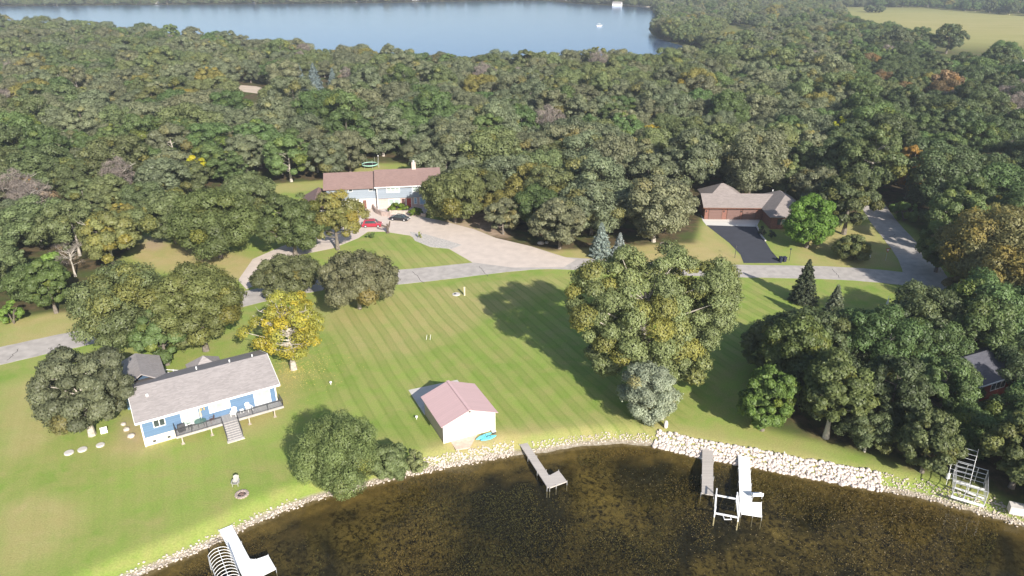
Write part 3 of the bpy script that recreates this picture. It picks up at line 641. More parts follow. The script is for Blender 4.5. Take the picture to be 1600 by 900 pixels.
fbush('bush', 'brown tufted bush beneath the rust coloured sycamore', 1500, 470, 430, 60, (0.221,0.179,0.083), 66, nleaf=15200, leaf=0.14)
fbush('bush', 'bright undergrowth bush at the left photo edge above the road', 22, 506, 470, 44, (0.166,0.262,0.048), 67, nleaf=11400, leaf=0.14)
fbush('bush', 'bright undergrowth bush beneath the bare dead oak', 80, 440, 395, 60, (0.179,0.276,0.055), 68, nleaf=13300, leaf=0.16)

# --- crown shapes shared by the woods
PROTO = []
for i in range(13):
    rs_ = random.Random(100+i); Rr_ = 5.0+rs_.random()*2.4; H = 9.8+rs_.random()*4.4
    me, C = crown_mesh('crown', 200+i, Rr_, H, H*.10, 62+rs_.randrange(34), 21000, .20, turn=.12, lobes=.14+.14*rs_.random(), dens_bot=.5, gaps=.06 if i % 3 else .15)
    PROTO.append((me, trunk_mesh('trunk', 300+i, H, H*.2, C, .26, nbr=7, bare=1 if i % 3 == 0 else 0, bark=BARK_PALE if i % 3 == 0 else BARK, segs=4), Rr_, H))
for i in range(2):      # thin, nearly leafless crowns
    me, C = crown_mesh('crown', 230+i, 4.2, 11, 3.5, 34, 2600, .42, turn=.1, gaps=.15, asp=.12, rc=(.2,.34))
    PROTO.append((me, trunk_mesh('trunk', 330+i, 11, 3.5, C, .24, nbr=24, bare=6, bark=BARK_PALE, segs=4), 4.2, 11))
GAPS = [W([(1048,352),(1048,396),(1125,396),(1125,330),(1090,330)]), W([(1312,11),(1450,13),(1500,22),(1600,27),(1680,28),(1660,122),(1500,93),(1335,50)]), W([(1311,12),(1335,50),(1500,93),(1660,122),(1660,40)]), W([(352,140),(362,131),(432,133),(440,150),(440,186),(352,190)]), W([(868,196),(905,196),(912,252),(862,252)]),
        [(352, 560), (430, 560), (430, 640), (352, 640)], W([(1385,250),(1395,215),(1432,210),(1440,320),(1400,330)]),
        W([(1340,318),(1362,296),(1400,340),(1450,400),(1400,400)]), W([(1560,190),(1600,182),(1600,205),(1560,205)]),
        W([(450,150),(458,128),(535,122),(540,192),(450,192)]), W([(1185,2),(1232,2),(1232,9),(1185,14)]),
        W([(1555,84),(1640,84),(1640,140),(1585,135)])]
CABIN_GAP = W([(1488,600),(1590,590),(1585,704),(1490,708)])
def bad(x, y):
    for P in GAPS:
        if in_poly(x, y, P): return True
    return False
rng = random.Random(7); np.random.seed(7)
def scatter(cands, dmin, keepers):
    cell = {}; out = []
    for (x, y) in cands:
        k = (int(x//dmin), int(y//dmin)); ok = True
        for i in (-1,0,1):
            for j in (-1,0,1):
                for (a, b) in cell.get((k[0]+i, k[1]+j), ()):
                    if (a-x)**2+(b-y)**2 < dmin*dmin: ok = False; break
                if not ok: break
            if not ok: break
        if not ok: continue
        cell.setdefault(k, []).append((x, y)); out.append((x, y))
    return out
def visible_wedge(x, y, m=22): return abs(x) < .775*y + m
FARP = far
def land_ok(X, Y):
    ok = ~in_poly(X, Y, FARP)
    for d in ((0,5),(0,-5),(6,0),(-6,0)): ok &= ~in_poly(X+d[0], Y+d[1], FARP)
    return ok
N1 = 30000; Y1 = 80 + 640*np.random.rand(N1*3)**.8; X1 = (np.random.rand(N1*3)*2-1)*(.775*Y1+22)
m = in_poly(X1, Y1, FRONTP) & land_ok(X1, Y1)
for P in LAWNBITS + MEADOWS + GAPS: m &= ~in_poly(X1, Y1, P)
for P in [FIELD]: m &= ~in_poly(X1, Y1, P)
pts1 = scatter(list(zip(X1[m], Y1[m])), 8.9, None)
pts1 = [(x, y) for x, y in pts1 if all((x-a)**2+(y-b)**2 > (r+2.0)**2 for a, b, r in featured)]
Xn = 40+np.random.rand(9000)*110; Yn = 50+np.random.rand(9000)*80
m = in_poly(Xn, Yn, NEARWOOD) & ~in_poly(Xn, Yn, CABIN_GAP)
pts2 = [(x, y) for x, y in scatter(list(zip(Xn[m], Yn[m])), 5.6, None) if all((x-a)**2+(y-b)**2 > (r+.2)**2 for a, b, r in featured) and visible_wedge(x, y, 34)]
X3 = (np.random.rand(60000)*2-1)*1400; Y3 = 700+np.random.rand(60000)*950
m = (abs(X3) < .80*Y3+40) & land_ok(X3, Y3) & ~in_poly(X3, Y3, FIELD) & ((X3 > 120) | (Y3 > 1150) | (X3 < -400)) & ~((Y3 > 1330) & (X3 > 0) & (np.random.rand(60000) < .45))
for P in MEADOWS + GAPS: m &= ~in_poly(X3, Y3, P)
pts3 = scatter(list(zip(X3[m], Y3[m])), 11.0, None)
def pick_color(x, y, r):
    n1 = float(vnoise(np.array([x]), np.array([y]), 34, 5)[0]); n2 = float(vnoise(np.array([x]), np.array([y]), 60, 8)[0])
    if r < .010: return YEL, 'yellow'
    if r < .02: return YOL, 'yellowing'
    if r < .035: return YOL, 'yellowing'
    right = x > .45*y
    if r < .09 and right: return RUST, 'rust tinged'
    q = n1*.6+rng.random()*.4
    if right: base = DARK if q < .55 else GRN if q < .8 else OLIVE
    else: base = OLIVE if q < .45 else GREYOL if q < .7 else GRN if q < .9 else (.19,.20,.075)
    nm = {DARK:'dark green', GRN:'green', OLIVE:'olive green', GREYOL:'grey green'}.get(base, 'light olive')
    k = .82+rng.random()*.36
    return (base[0]*k*(.92+.16*rng.random()), base[1]*k, base[2]*k), nm
def zone(u, v):
    if v > 452: # near grove
        if v > 640: return 'on the shore side of the right hand grove'
        if u > 1480: return 'around the red cabin in the right hand grove'
        if v < 530: return 'along the road side of the right hand grove'
        if u < 1300: return 'on the lawn side of the right hand grove'
        return 'in the middle of the right hand grove'
    if u < 240:
        return 'in the left woods above the road' if v > 380 else 'in the left woods level with the clearing' if v > 300 else 'in the left woods well behind the clearing' if v > 220 else 'deep in the left woods'
    if u < 480: return 'behind the back lawn left of the grey house' if v > 235 else 'well behind the back lawn beside the grey house' if v > 195 else 'deep behind the back lawn toward the sandy clearing'
    if u < 600: return 'behind the trampoline' if v > 225 else 'deep in the woods beyond the trampoline'
    if u < 740: return 'behind the chimney end of the grey house' if v > 225 else 'deep in the woods beyond the grey house chimney'
    if u < 870: return 'at the wood edge right of the stone steps' if v > 340 else 'between the stone steps and the reddish forest floor' if v > 270 else 'left of the reddish forest floor' if v > 205 else 'far behind the reddish forest floor'
    if u < 960: return 'at the wood edge beside the blue spruces' if v > 340 else 'in the woods above the blue spruces' if v > 270 else 'right of the reddish forest floor' if v > 205 else 'deep in the central woods'
    if u < 1095: return 'at the wood edge left of the brown garage' if v > 340 else 'in the woods left of the brown brick roof' if v > 270 else 'behind and left of the brown brick house'
    if u < 1240: return 'directly behind the brown brick house' if v > 262 else 'two rows behind the brown brick house' if v > 215 else 'deep behind the brown brick house'
    if u < 1350: return 'behind the bright green maple' if v > 262 else 'beyond the maple toward the yellow tree'
    if u < 1450: return 'at the far bend of the side road' if v > 280 else 'beyond the bend of the side road'
    return 'in the dark right woods above the sycamore' if v > 300 else 'in the right woods beyond the low yellow tree'
allp = []
for src, (x, y) in [(0, p) for p in pts1] + [(1, p) for p in pts2] + [(2, p) for p in pts3]:
    r = rng.random(); col, nm = pick_color(x, y, r if src != 1 else .5 + r*.5); pr = rng.randrange(13)
    if src == 0 and rng.random() < (.055 if x < .1*y else .03): pr = 13+rng.randrange(2); col = GREYTW; nm = 'bare grey'
    s = rng.uniform(.64, 1.2)*(1.22 if src == 0 else .78 if src == 1 else 1.2); sz = rng.uniform(.78, 1.02) if src != 1 else rng.uniform(.9, 1.15)
    if src == 0 and y < 165 and x < 0: s *= .85
    if nm == 'yellow': s *= .55
    allp.append([x, y, pr, rng.uniform(0, 6.283), s, sz, col, nm])
def on_screen(p):
    u, v = to_px(p[0], p[1], 6); return -25 < u < 1625 and v < 940
allp.sort(key=lambda p: p[1] if on_screen(p) else p[1]+1e5)
NIND = 245
singles = [p for p in allp[:NIND]]; rest = [p for p in allp[NIND:]]
ORD = 'first second third fourth fifth sixth seventh eighth ninth tenth eleventh twelfth thirteenth fourteenth fifteenth sixteenth seventeenth eighteenth nineteenth twentieth twenty-first twenty-second twenty-third twenty-fourth twenty-fifth twenty-sixth twenty-seventh twenty-eighth twenty-ninth thirtieth'.split()
def unlabel(objs):
    d = {}
    for o_ in objs: d.setdefault(o_['label'], []).append(o_)
    for lb, l_ in d.items():
        if len(l_) < 2 or len(l_) > 30: continue
        l_.sort(key=lambda q: to_px(q.location.x, q.location.y)[0])
        for i_, q in enumerate(l_):
            pre = ('left one: ', 'right one: ')[i_] if len(l_) == 2 else ORD[i_]+' from left: '
            if len((pre+lb).split()) <= 16: q['label'] = pre+lb
proto_obj = {}; labelled = []
for x, y, pr, rz, s, sz, col, nm in singles:
    u, v = to_px(x, y, 0); me, tm, Rr_, H = PROTO[pr]
    size = 'small' if s*Rr_ < 4.2 else 'large' if s*Rr_ > 6.2 else 'medium'
    kind = 'nearly leafless tree' if pr > 12 else 'oak'
    t, c = plant('bare_tree' if pr > 12 else 'oak_tree', f'{size} {nm} {kind} {zone(u, v)}'.replace('bare grey nearly', 'grey nearly'), 'tree', (x, y), rz, me, tm, col, s, 'oaks of the woods and the grove' , sz)
    labelled.append(t)
    proto_obj.setdefault(pr, (c, t.children[0] if t.children else None))
unlabel(labelled)
bpy.context.view_layer.update()
for o in bpy.data.objects:
    if o.parent and o.name.startswith('crown') and o.data in [p[0] for p in PROTO]:
        pr = [p[0] for p in PROTO].index(o.data)
        if pr in proto_obj: proto_obj[pr] = (proto_obj[pr][0], next((q for q in o.parent.children if q.name.startswith('trunk')), None))
# the rest of the woods, too many to count: points carrying the same crowns
n = len(rest); me = bpy.data.meshes.new('woodland'); me.vertices.add(n)
me.vertices.foreach_set('co', np.array([[p[0], p[1], 0] for p in rest], np.float32).ravel())
def attr(nm, typ, vals, key='value'):
    a = me.attributes.new(nm, typ, 'POINT'); a.data.foreach_set(key, vals)
attr('pick', 'INT', np.array([p[2] for p in rest], np.int32))
attr('rz', 'FLOAT_VECTOR', np.array([[0, 0, p[3]] for p in rest], np.float32).ravel(), 'vector')
attr('sc', 'FLOAT_VECTOR', np.array([[p[4], p[4], p[4]*p[5]] for p in rest], np.float32).ravel(), 'vector')
attr('treecol', 'FLOAT_COLOR', np.array([[*p[6], 1] for p in rest], np.float32).ravel(), 'color')
wood = link('woodland', me); tag(wood, 'mixed oak woods running back to the far lake and beyond', 'woods', kind='stuff')
ng = bpy.data.node_groups.new('woods', 'GeometryNodeTree')
ng.interface.new_socket('Geometry', in_out='INPUT', socket_type='NodeSocketGeometry'); ng.interface.new_socket('Geometry', in_out='OUTPUT', socket_type='NodeSocketGeometry')
N_ = ng.nodes; L_ = ng.links; gi = N_.new('NodeGroupInput'); go = N_.new('NodeGroupOutput')
join = N_.new('GeometryNodeJoinGeometry')
for pr in reversed(range(len(PROTO))):
    j2 = N_.new('GeometryNodeJoinGeometry')
    src = proto_obj.get(pr) or proto_obj[0]
    for o in src:
        if o is None: continue
        oi = N_.new('GeometryNodeObjectInfo'); oi.inputs['Object'].default_value = o; oi.transform_space = 'ORIGINAL'; oi.inputs['As Instance'].default_value = False; L_.new(oi.outputs['Geometry'], j2.inputs[0])
    g2 = N_.new('GeometryNodeGeometryToInstance'); L_.new(j2.outputs[0], g2.inputs[0]); L_.new(g2.outputs[0], join.inputs[0])
def named(nm, typ):
    a = N_.new('GeometryNodeInputNamedAttribute'); a.data_type = typ; a.inputs['Name'].default_value = nm
    return a.outputs['Attribute']
iop = N_.new('GeometryNodeInstanceOnPoints'); iop.inputs['Pick Instance'].default_value = True
L_.new(gi.outputs[0], iop.inputs['Points']); L_.new(join.outputs[0], iop.inputs['Instance'])
L_.new(named('pick', 'INT'), iop.inputs['Instance Index']); L_.new(named('rz', 'FLOAT_VECTOR'), iop.inputs['Rotation']); L_.new(named('sc', 'FLOAT_VECTOR'), iop.inputs['Scale'])
L_.new(iop.outputs[0], go.inputs[0])
md = wood.modifiers.new('woods', 'NODES'); md.node_group = ng
print('woods', len(pts1), len(pts2), len(pts3), 'single', len(singles), 'rest', len(rest))

# ------------------------------------------------------------------ buildings
def window(parent, x0, x1, z0, z1, y=0.0, frame=TRIM, glass=GLASS, panes=2, t=.09, side=None, name='window'):
    """window in the front wall (y is the wall face, outside is -y); side='x' puts it in a side wall"""
    mb = MB(); d = .07
    def bx(a0, a1, c0, c1, m, yo0, yo1):
        if side is None: m.box(a0, a1, y-yo1, y-yo0, c0, c1)
        else: m.box(y+yo0*side, y+yo1*side, a0, a1, c0, c1) if side > 0 else m.box(y-yo1, y-yo0, a0, a1, c0, c1)
    bx(x0, x1, z0, z0+t, mb, -.02, d); bx(x0, x1, z1-t, z1, mb, -.02, d); bx(x0, x0+t, z0+t, z1-t, mb, -.02, d); bx(x1-t, x1, z0+t, z1-t, mb, -.02, d)
    for k in range(1, panes):
        xm = x0+(x1-x0)*k/panes; bx(xm-t/2, xm+t/2, z0+t, z1-t, mb, -.02, d)
    w = mb.build(name, frame, parent); mb = MB(); bx(x0+t, x1-t, z0+t, z1-t, mb, -.02, .03); mb.build('pane', glass, w); return w
def gable_roof(mb, x0, x1, y0, y1, ze, zr, t=.16, xr0=None, xr1=None):
    """ridge along x; x0..x1 eave extent, hipped when xr0/xr1 lie inside"""
    ym = (y0+y1)/2; xr0 = x0 if xr0 is None else xr0; xr1 = x1 if xr1 is None else xr1
    mb.slab([(x0,y0,ze),(x1,y0,ze),(xr1,ym,zr),(xr0,ym,zr)], t); mb.slab([(x1,y1,ze),(x0,y1,ze),(xr0,ym,zr),(xr1,ym,zr)], t)
    if xr0 > x0: mb.slab([(x0,y1,ze),(x0,y0,ze),(xr0,ym,zr)], t)
    if xr1 < x1: mb.slab([(x1,y0,ze),(x1,y1,ze),(xr1,ym,zr)], t)
def gable_roof_y(mb, x0, x1, y0, y1, ze, zr, t=.16, yr0=None, yr1=None):
    xm = (x0+x1)/2; yr0 = y0 if yr0 is None else yr0; yr1 = y1 if yr1 is None else yr1
    mb.slab([(x0,y1,ze),(x0,y0,ze),(xm,yr0,zr),(xm,yr1,zr)], t); mb.slab([(x1,y0,ze),(x1,y1,ze),(xm,yr1,zr),(xm,yr0,zr)], t)
    if yr0 > y0: mb.slab([(x0,y0,ze),(x1,y0,ze),(xm,yr0,zr)], t)
    if yr1 < y1: mb.slab([(x1,y1,ze),(x0,y1,ze),(xm,yr1,zr)], t)
SHING_L = shingle('weathered_shingles', (.29, .265, .26)); SHING_B = shingle('brown_grey_shingles', (.25, .215, .20)); SHING_R = shingle('reddish_brown_shingles', (.215, .145, .13), .12)
SIDING_BLUE = stripes_mat('blue_siding', (.115, .19, .30), (.08, .14, .23), 2, .16, .1); SIDING_GREY = stripes_mat('grey_blue_siding', (.26, .30, .35), (.19, .22, .26), 2, .18, .1)
BLOCK = simple('cream_block', (.66, .58, .48), .9, .07, 1.5); BRICK = simple('red_brick', (.22, .105, .08), .9, .22, 4)
DECKB = stripes_mat('deck_boards', (.34, .325, .32), (.20, .19, .185), 0, .15, .1)

# --- blue house on the left, its deck towards the lake
o = G(228, 698); A = R(31.5)
bh = empty('blue_house', (o.x, o.y, 0), A, 'long low blue house with weathered shingle roof and raised lakeside deck', 'house')
Lh = 16.5; Dh = 10.2; ZE = 3.9; ZR = 5.95
mb = MB(); mb.box(0, Lh, 0, Dh, -.2, 1.25); mb.build('foundation', BLOCK, bh)
mb = MB(); mb.box(-.03, Lh+.03, -.03, Dh+.03, 1.25, ZE-.05)
mb.add([(-.03,-.03,ZE-.05),(-.03,Dh+.03,ZE-.05),(-.03,Dh/2,ZR-.2),(Lh+.03,-.03,ZE-.05),(Lh+.03,Dh+.03,ZE-.05),(Lh+.03,Dh/2,ZR-.2)], [(0,1,2),(3,5,4),(0,2,5,3),(1,4,5,2),(0,3,4,1)])
mb.build('wall', SIDING_BLUE, bh)
mb = MB(); mb.box(-1.0, 4.0, 10.25, 16.0, -.2, ZE-.1); mb.build('garage_wall', SIDING_BLUE, bh)
rf = MB(); gable_roof(rf, -.55, Lh+.55, -.45, Dh+.45, ZE, ZR); gable_roof_y(rf, -1.5, 4.45, 8.4, 16.6, ZE-.02, ZR-.12, yr1=15.0); rfo = rf.build('roof', SHING_L, bh)
mb = MB()
for x, y in ((12.2, 5.9), (15.2, 5.8), (8.0, 6.3)): mb.lathe([(.09, 0), (.09, .42)], 8, (x, y, ZR-.35))
mb.lathe([(.16, 0), (.16, .3), (.05, .34)], 8, (1.5, 3.2, ZR-.75)); mb.build('roof_vent', WHITE, rfo)
mb = MB(); mb.box(-.6, Lh+.6, -.50, -.452, ZE-.26, ZE+.01); mb.obox((Lh+.6, -.46, ZE-.06), (Lh+.6, Dh/2, ZR-.06), .06, .2); mb.obox((Lh+.6, Dh+.46, ZE-.06), (Lh+.6, Dh/2, ZR-.06), .06, .2)
mb.obox((-.6, -.46, ZE-.06), (-.6, Dh/2, ZR-.06), .06, .2); mb.build('fascia', TRIM, bh)
mb = MB(); mb.box(-.06, .10, -.06, .04, 0, ZE-.1); mb.box(Lh-.10, Lh+.06, -.06, .04, 1.2, ZE-.1); mb.build('corner_trim', TRIM, bh)
window(bh, 1.35, 2.75, 2.35, 3.45, -.03); window(bh, 4.55, 6.65, 1.42, 3.62, -.03, glass=GLASS_GREEN, name='sliding_door')
window(bh, 7.95, 10.6, 2.2, 3.55, -.03, glass=GLASS_GREEN, panes=3); window(bh, 13.6, 15.75, 1.42, 3.62, -.03, glass=GLASS_GREEN, name='sliding_door')
window(bh, 2.2, 4.2, 2.2, 3.4, Lh+.03, side=1)
for x in (.9, 2.6):
    window(bh, x, x+.35, .35, .6, 0.0, frame=DARKMETAL, panes=1, t=.05, name='basement_vent')
for x in (7.05, 7.4): MB().box(x-.07, x+.07, -.17, -.03, 3.0, 3.35).build('wall_lantern', simple('brass', (.45,.33,.12), .4), bh)
dk = MB(); dk.box(3.5, Lh+.35, -1.95, -.04, 1.22, 1.36); deck = dk.build('deck', DECKB, bh)
mb = MB()
for x in (4.1, 7.6, 12.3, 15.6): mb.box(x-.07, x+.07, -1.85, -1.71, -.1, 1.22); mb.box(x-.2, x+.2, -1.98, -1.58, -.1, .06)
mb.build('deck_post', simple('post_wood', (.42,.36,.30), .9, .2), deck)
MB().box(3.48, 9.0, -2.0, -1.952, 1.08, 1.38).box(10.9, Lh+.37, -2.0, -1.952, 1.08, 1.38).build('rim_board', simple('rim', (.40,.37,.35), .8), deck)
def railing(parent, segs, z, h=.92):
    mb = MB()
    for a, b in segs:
        a, b = Vector(a), Vector(b); L = (b-a).length; k = max(int(L/1.6), 1)
        z0, z1 = (a.z, b.z) if len(a) == 3 else (z, z)
        for i in range(k+1):
            p = a.lerp(b, i/k); mb.box(p.x-.04, p.x+.04, p.y-.04, p.y+.04, p.z, p.z+h)
        up = Vector((0,0,h)); mb.obox(a+up, b+up, .09, .05); mb.obox(a+Vector((0,0,.12)), b+Vector((0,0,.12)), .04, .04)
        nb = int(L/.16)
        for i in range(1, nb): 
            p = a.lerp(b, i/nb); mb.box(p.x-.009, p.x+.009, p.y-.009, p.y+.009, p.z+.12, p.z+h)
    return mb.build('railing', DARKMETAL, parent)
zz = 1.36
railing(deck, [((3.55,-1.9,zz),(9.0,-1.9,zz)), ((10.9,-1.9,zz),(Lh+.3,-1.9,zz)), ((3.55,-1.9,zz),(3.55,-.1,zz)), ((Lh+.3,-1.9,zz),(Lh+.3,-.1,zz)), ((9.0,-1.9,zz),(9.0,-4.3,.1)), ((10.9,-1.9,zz),(10.9,-4.3,.1))], zz)
st = MB()
for i in range(8): st.box(9.05, 10.85, -2.0-.3*(i+1), -2.0-.3*i+.02, 1.25-.165*(i+1)-.06, 1.36-.165*(i+1)+.02)
st.obox((9.06,-1.95,1.15), (9.06,-4.4,-.1), .06, .3); st.obox((10.84,-1.95,1.15), (10.84,-4.4,-.1), .06, .3)
stairs = st.build('stairs', DECKB, deck); MB().box(8.9, 11.0, -4.75, -4.3, -.1, .07).build('landing', CONCRETE, stairs)
# things standing on the deck: local deck coordinates -> world
def deckp(x, y, z=1.36):
    c, s = math.cos(A), math.sin(A); return (o.x+x*c-y*s, o.y+x*s+y*c, z)
def adirondack(loc, rz, label, m=WHITE, group=None):
    t = empty('adirondack_chair', loc, rz, label, 'chair', group)
    MB().slab([(-.28,-.42,.36),(.28,-.42,.36),(.26,.18,.24),(-.26,.18,.24)], .03).build('seat', m, t)
    mb = MB()
    for k in range(5):
        x = -.25+.125*k-.03+.03; h = 1.0 - .035*abs(k-2)**1.7; mb.add([(x-.05,.12,.22),(x+.05,.12,.22),(x+.06,.52,h),(x-.06,.52,h),(x-.05,.15,.21),(x+.05,.15,.21),(x+.06,.55,h),(x-.06,.55,h)], [(0,1,2,3),(7,6,5,4),(0,4,5,1),(1,5,6,2),(2,6,7,3),(3,7,4,0)])
    mb.build('backrest', m, t)
    for s in (-1, 1):
        MB().box(s*.36-.07, s*.36+.07, -.48, .28, .55, .58).build('armrest', m, t)
        MB().box(s*.31-.025, s*.31+.025, -.44, -.36, 0, .55).box(s*.31-.025, s*.31+.025, .16, .24, 0, .55).obox((s*.31,-.40,.34),(s*.31,.5,.05), .03, .1).build('leg', m, t)
    return t
adirondack(deckp(10.75, -.75), A+R(-22), 'left one of two white adirondack chairs on the blue house deck')
adirondack(deckp(12.7, -.6), A+R(15), 'right one of two white adirondack chairs on the blue house deck')
t = empty('side_table', deckp(11.75,-.65), A, 'small white side table between the two adirondack chairs', 'table')
MB().box(-.25,.25,-.22,.22,.42,.46).build('table_top', WHITE, t)
for a in (-.2,.16):
    for b in (-.18,.14): MB().box(a, a+.04, b, b+.04, 0, .42).build('leg', WHITE, t)
t = empty('patio_table', deckp(6.6,-1.05), A, 'green glass topped patio table on the deck', 'table')
MB().lathe([(.72,0),(.72,.03)], 24, (0,0,.70)).build('table_top', simple('green_glass', (.09,.17,.15), .15, .1), t)
for k in range(4):
    a = k*1.571+.78; MB().tube([(math.cos(a)*.5, math.sin(a)*.5, 0), (math.cos(a)*.42, math.sin(a)*.42, .7)], .025).build('leg', DARKMETAL, t)
def patio_chair(loc, rz, label, m=DARKMETAL):
    t = empty('patio_chair', loc, rz, label, 'chair')
    MB().box(-.25,.25,-.25,.25,.42,.46).build('seat', m, t); MB().slab([(-.24,.22,.46),(.24,.22,.46),(.24,.34,.98),(-.24,.34,.98)], .02).build('backrest', m, t)
    for a in (-.24, .21):
        for b in (-.24, .21): MB().box(a, a+.03, b, b+.03, 0, .43).build('leg', m, t)
    for a in (-.28, .25): MB().box(a, a+.03, -.22, .26, .64, .67).build('armrest', m, t)
patio_chair(deckp(5.35,-1.0), A+R(90), 'dark metal chair left of the green patio table')
patio_chair(deckp(8.0,-.95), A+R(-80), 'brownish chair right of the green patio table', simple('brown_wicker', (.14,.09,.08), .7))
t = empty('gas_grill', deckp(4.3,-1.1), A+R(10), 'black covered grill at the left end of the deck', 'grill')
MB().box(-.42,.42,-.28,.28,.1,.85).build('cart', DARKMETAL, t, bevel=.03); MB().tube([(-.4,0,.85),(.4,0,.85)], .29, 12).build('lid', DARKMETAL, t)
t = empty('closed_umbrella', deckp(6.85,-.45), 0, 'closed beige sun umbrella standing behind the patio table', 'umbrella')
MB().tube([(0,0,0),(0,0,2.4)], .025).build('pole', WHITE, t); MB().lathe([(.16,0),(.13,.5),(.09,1.1),(.02,1.35)], 10, (0,0,1.0)).build('canopy', simple('beige_canvas', (.55,.45,.33), .9), t)
# gazebo and fence behind
g_ = G(317, 556, 4.4); t = empty('gazebo', (g_.x, g_.y, 0), A, 'square gazebo with shingled pyramid roof behind the blue house', 'gazebo')
mb = MB(); mb.add([(-2.3,-2.3,2.55),(2.3,-2.3,2.55),(2.3,2.3,2.55),(-2.3,2.3,2.55),(0,0,4.45),(-2.3,-2.3,2.4),(2.3,-2.3,2.4),(2.3,2.3,2.4),(-2.3,2.3,2.4)], [(0,1,4),(1,2,4),(2,3,4),(3,0,4),(0,5,6,1),(1,6,7,2),(2,7,8,3),(3,8,5,0),(8,7,6,5)]); mb.build('roof', SHING_L, t)
for a in (-2,2):
    for b in (-2,2): MB().box(a-.08,a+.08,b-.08,b+.08,0,2.45).build('post', TRIM, t)
MB().box(-2.2,2.2,-2.2,2.2,-.1,.12).build('floor', DECKB, t)
a_, b_ = G(258,577,1.0), G(296,579,1.0); t = empty('rail_fence', (a_.x,a_.y,0), 0, 'short pale fence between garage wing and gazebo', 'fence'); d = b_-a_
for z in (.5,.95): MB().obox((0,0,z),(d.x,d.y,z), .06,.1).build('rail', TRIM, t)
for k in range(4): MB().box(d.x*k/3-.05,d.x*k/3+.05,d.y*k/3-.05,d.y*k/3+.05,0,1.05).build('post', TRIM, t)
# yard covers, yard stones left of the house
for (u, v, w_, lb) in ((108,708,.55,'leftmost of three white round septic lids on the left lawn'),(129,703,.55,'middle one of three white round septic lids on the left lawn'),(157,696,.5,'rightmost of three white round septic lids on the left lawn')):
    p = G(u, v); tag(MB().lathe([(w_,0),(w_,.14),(w_-.08,.18)], 20).build('septic_lid', CONCRETE, None, (p.x,p.y,0), smooth=False), lb, 'lid')
p = G(163,676); t = empty('garden_bench', (p.x,p.y,0), A, 'white box bench standing beneath the pale limbed oak', 'bench'); MB().box(-.4,.4,-.2,.2,0,.4).build('seat', WHITE, t); MB().box(-.4,.4,.2,.25,0,.7).build('backrest', WHITE, t)
for i, (u, v, s_, lb) in enumerate([(205,682,.5,'pale boulder at the left front corner of the blue house'),(198,672,.42,'smaller pale boulder above the corner boulder of the blue house'),(193,664,.36,'uppermost pale rock beside the blue house wall')]):
    p = G(u, v); me = bpy.data.meshes.new('boulder'); bm = bmesh.new(); bmesh.ops.create_icosphere(bm, subdivisions=2, radius=s_); r_ = random.Random(i)
    for w_ in bm.verts: w_.co *= r_.uniform(.8,1.1); w_.co.z *= .6
    bm.to_mesh(me); bm.free(); tag(link('boulder', me, STONE, None, (p.x,p.y,.15)), lb, 'rock')
adirondack(G(369,757), R(8), 'grey weathered garden chair alone on the left lawn', simple('grey_wood', (.38,.37,.34), .9, .15))
def fire_pit(u, v, r, label):
    p = G(u, v); t = empty('fire_pit', (p.x,p.y,0), 0, label, 'fire pit'); mb = MB(); n = 14
    for k in range(n):
        a = 6.283*k/n; x, y = math.cos(a)*r, math.sin(a)*r; mb.lathe([(.17,0),(.2,.08),(.14,.2)], 7, (x,y,-.02))
    mb.build('stone_ring', simple('ring_stone', (.33,.27,.24), .95, .3, 3), t); MB().lathe([(r-.1,0),(r-.12,.05)], 16).build('ash', simple('ash', (.09,.075,.07), .95, .5, 4), t)
    mb = MB()
    for k in range(4): mb.tube([(math.cos(k*1.7)*r*.5,math.sin(k*1.7)*r*.5,.08),(-math.cos(k*1.7+.5)*r*.4,-math.sin(k*1.7+.5)*r*.4,.14+.03*k)], .05)
    mb.build('logs', simple('charred_wood', (.20,.13,.11), .95, .3), t)
fire_pit(378, 773, .62, 'stone fire pit near the grey garden chair'); fire_pit(1041, 382, 1.25, 'round stone ring on the dry lawn left of the black drive')

# --- boathouse
o2 = G(693.5, 693); A2 = R(25.5)
b2 = empty('boathouse', (o2.x, o2.y, 0), A2, 'small white and tan boathouse with pink metal roof on the shore lawn', 'boathouse')
w2, l2, ze, zr = 7.1, 7.2, 2.75, 4.15
PINK = stripes_mat('pink_metal_roof', (.56, .385, .38), (.46, .31, .305), 1, .45, .05, rough=.45, noise=.03)
WSID = stripes_mat('white_steel_siding', (.80, .76, .70), (.66, .62, .57), 0, .23, .06, noise=.02)
TANS = stripes_mat('tan_steel_siding', (.50, .42, .35), (.34, .28, .23), 1, .23, .1, noise=.03)
mb = MB(); mb.add([(0,0,0),(w2,0,0),(w2,0,ze),(w2/2,0,zr-.06),(0,0,ze)], [(0,1,2,3,4)]); mb.build('gable_wall', WSID, b2); mb = MB(); mb.add([(0,l2,0),(w2,l2,0),(w2,l2,ze),(w2/2,l2,zr-.06),(0,l2,ze)], [(4,3,2,1,0)]); mb.build('gable_wall', WSID, b2)
MB().add([(0,0.002,0),(0,l2-.002,0),(0,l2-.002,ze),(0,.002,ze)], [(0,1,2,3)]).build('side_wall', TANS, b2); MB().add([(w2,.002,0),(w2,l2-.002,0),(w2,l2-.002,ze),(w2,.002,ze)], [(3,2,1,0)]).build('side_wall', TANS, b2)
rf = MB(); rf.slab([(-.35,-.3,ze-.08),(w2/2,-.3,zr),(w2/2,l2+.35,zr),(-.35,l2+.35,ze-.08)], .07); rf.slab([(w2/2,-.3,zr),(w2+.35,-.3,ze-.08),(w2+.35,l2+.35,ze-.08),(w2/2,l2+.35,zr)], .07); r2 = rf.build('roof', PINK, b2)
MB().obox((w2/2,-.31,zr+.02),(w2/2,l2+.36,zr+.02), .4,.05).build('ridge_cap', PINK, r2)
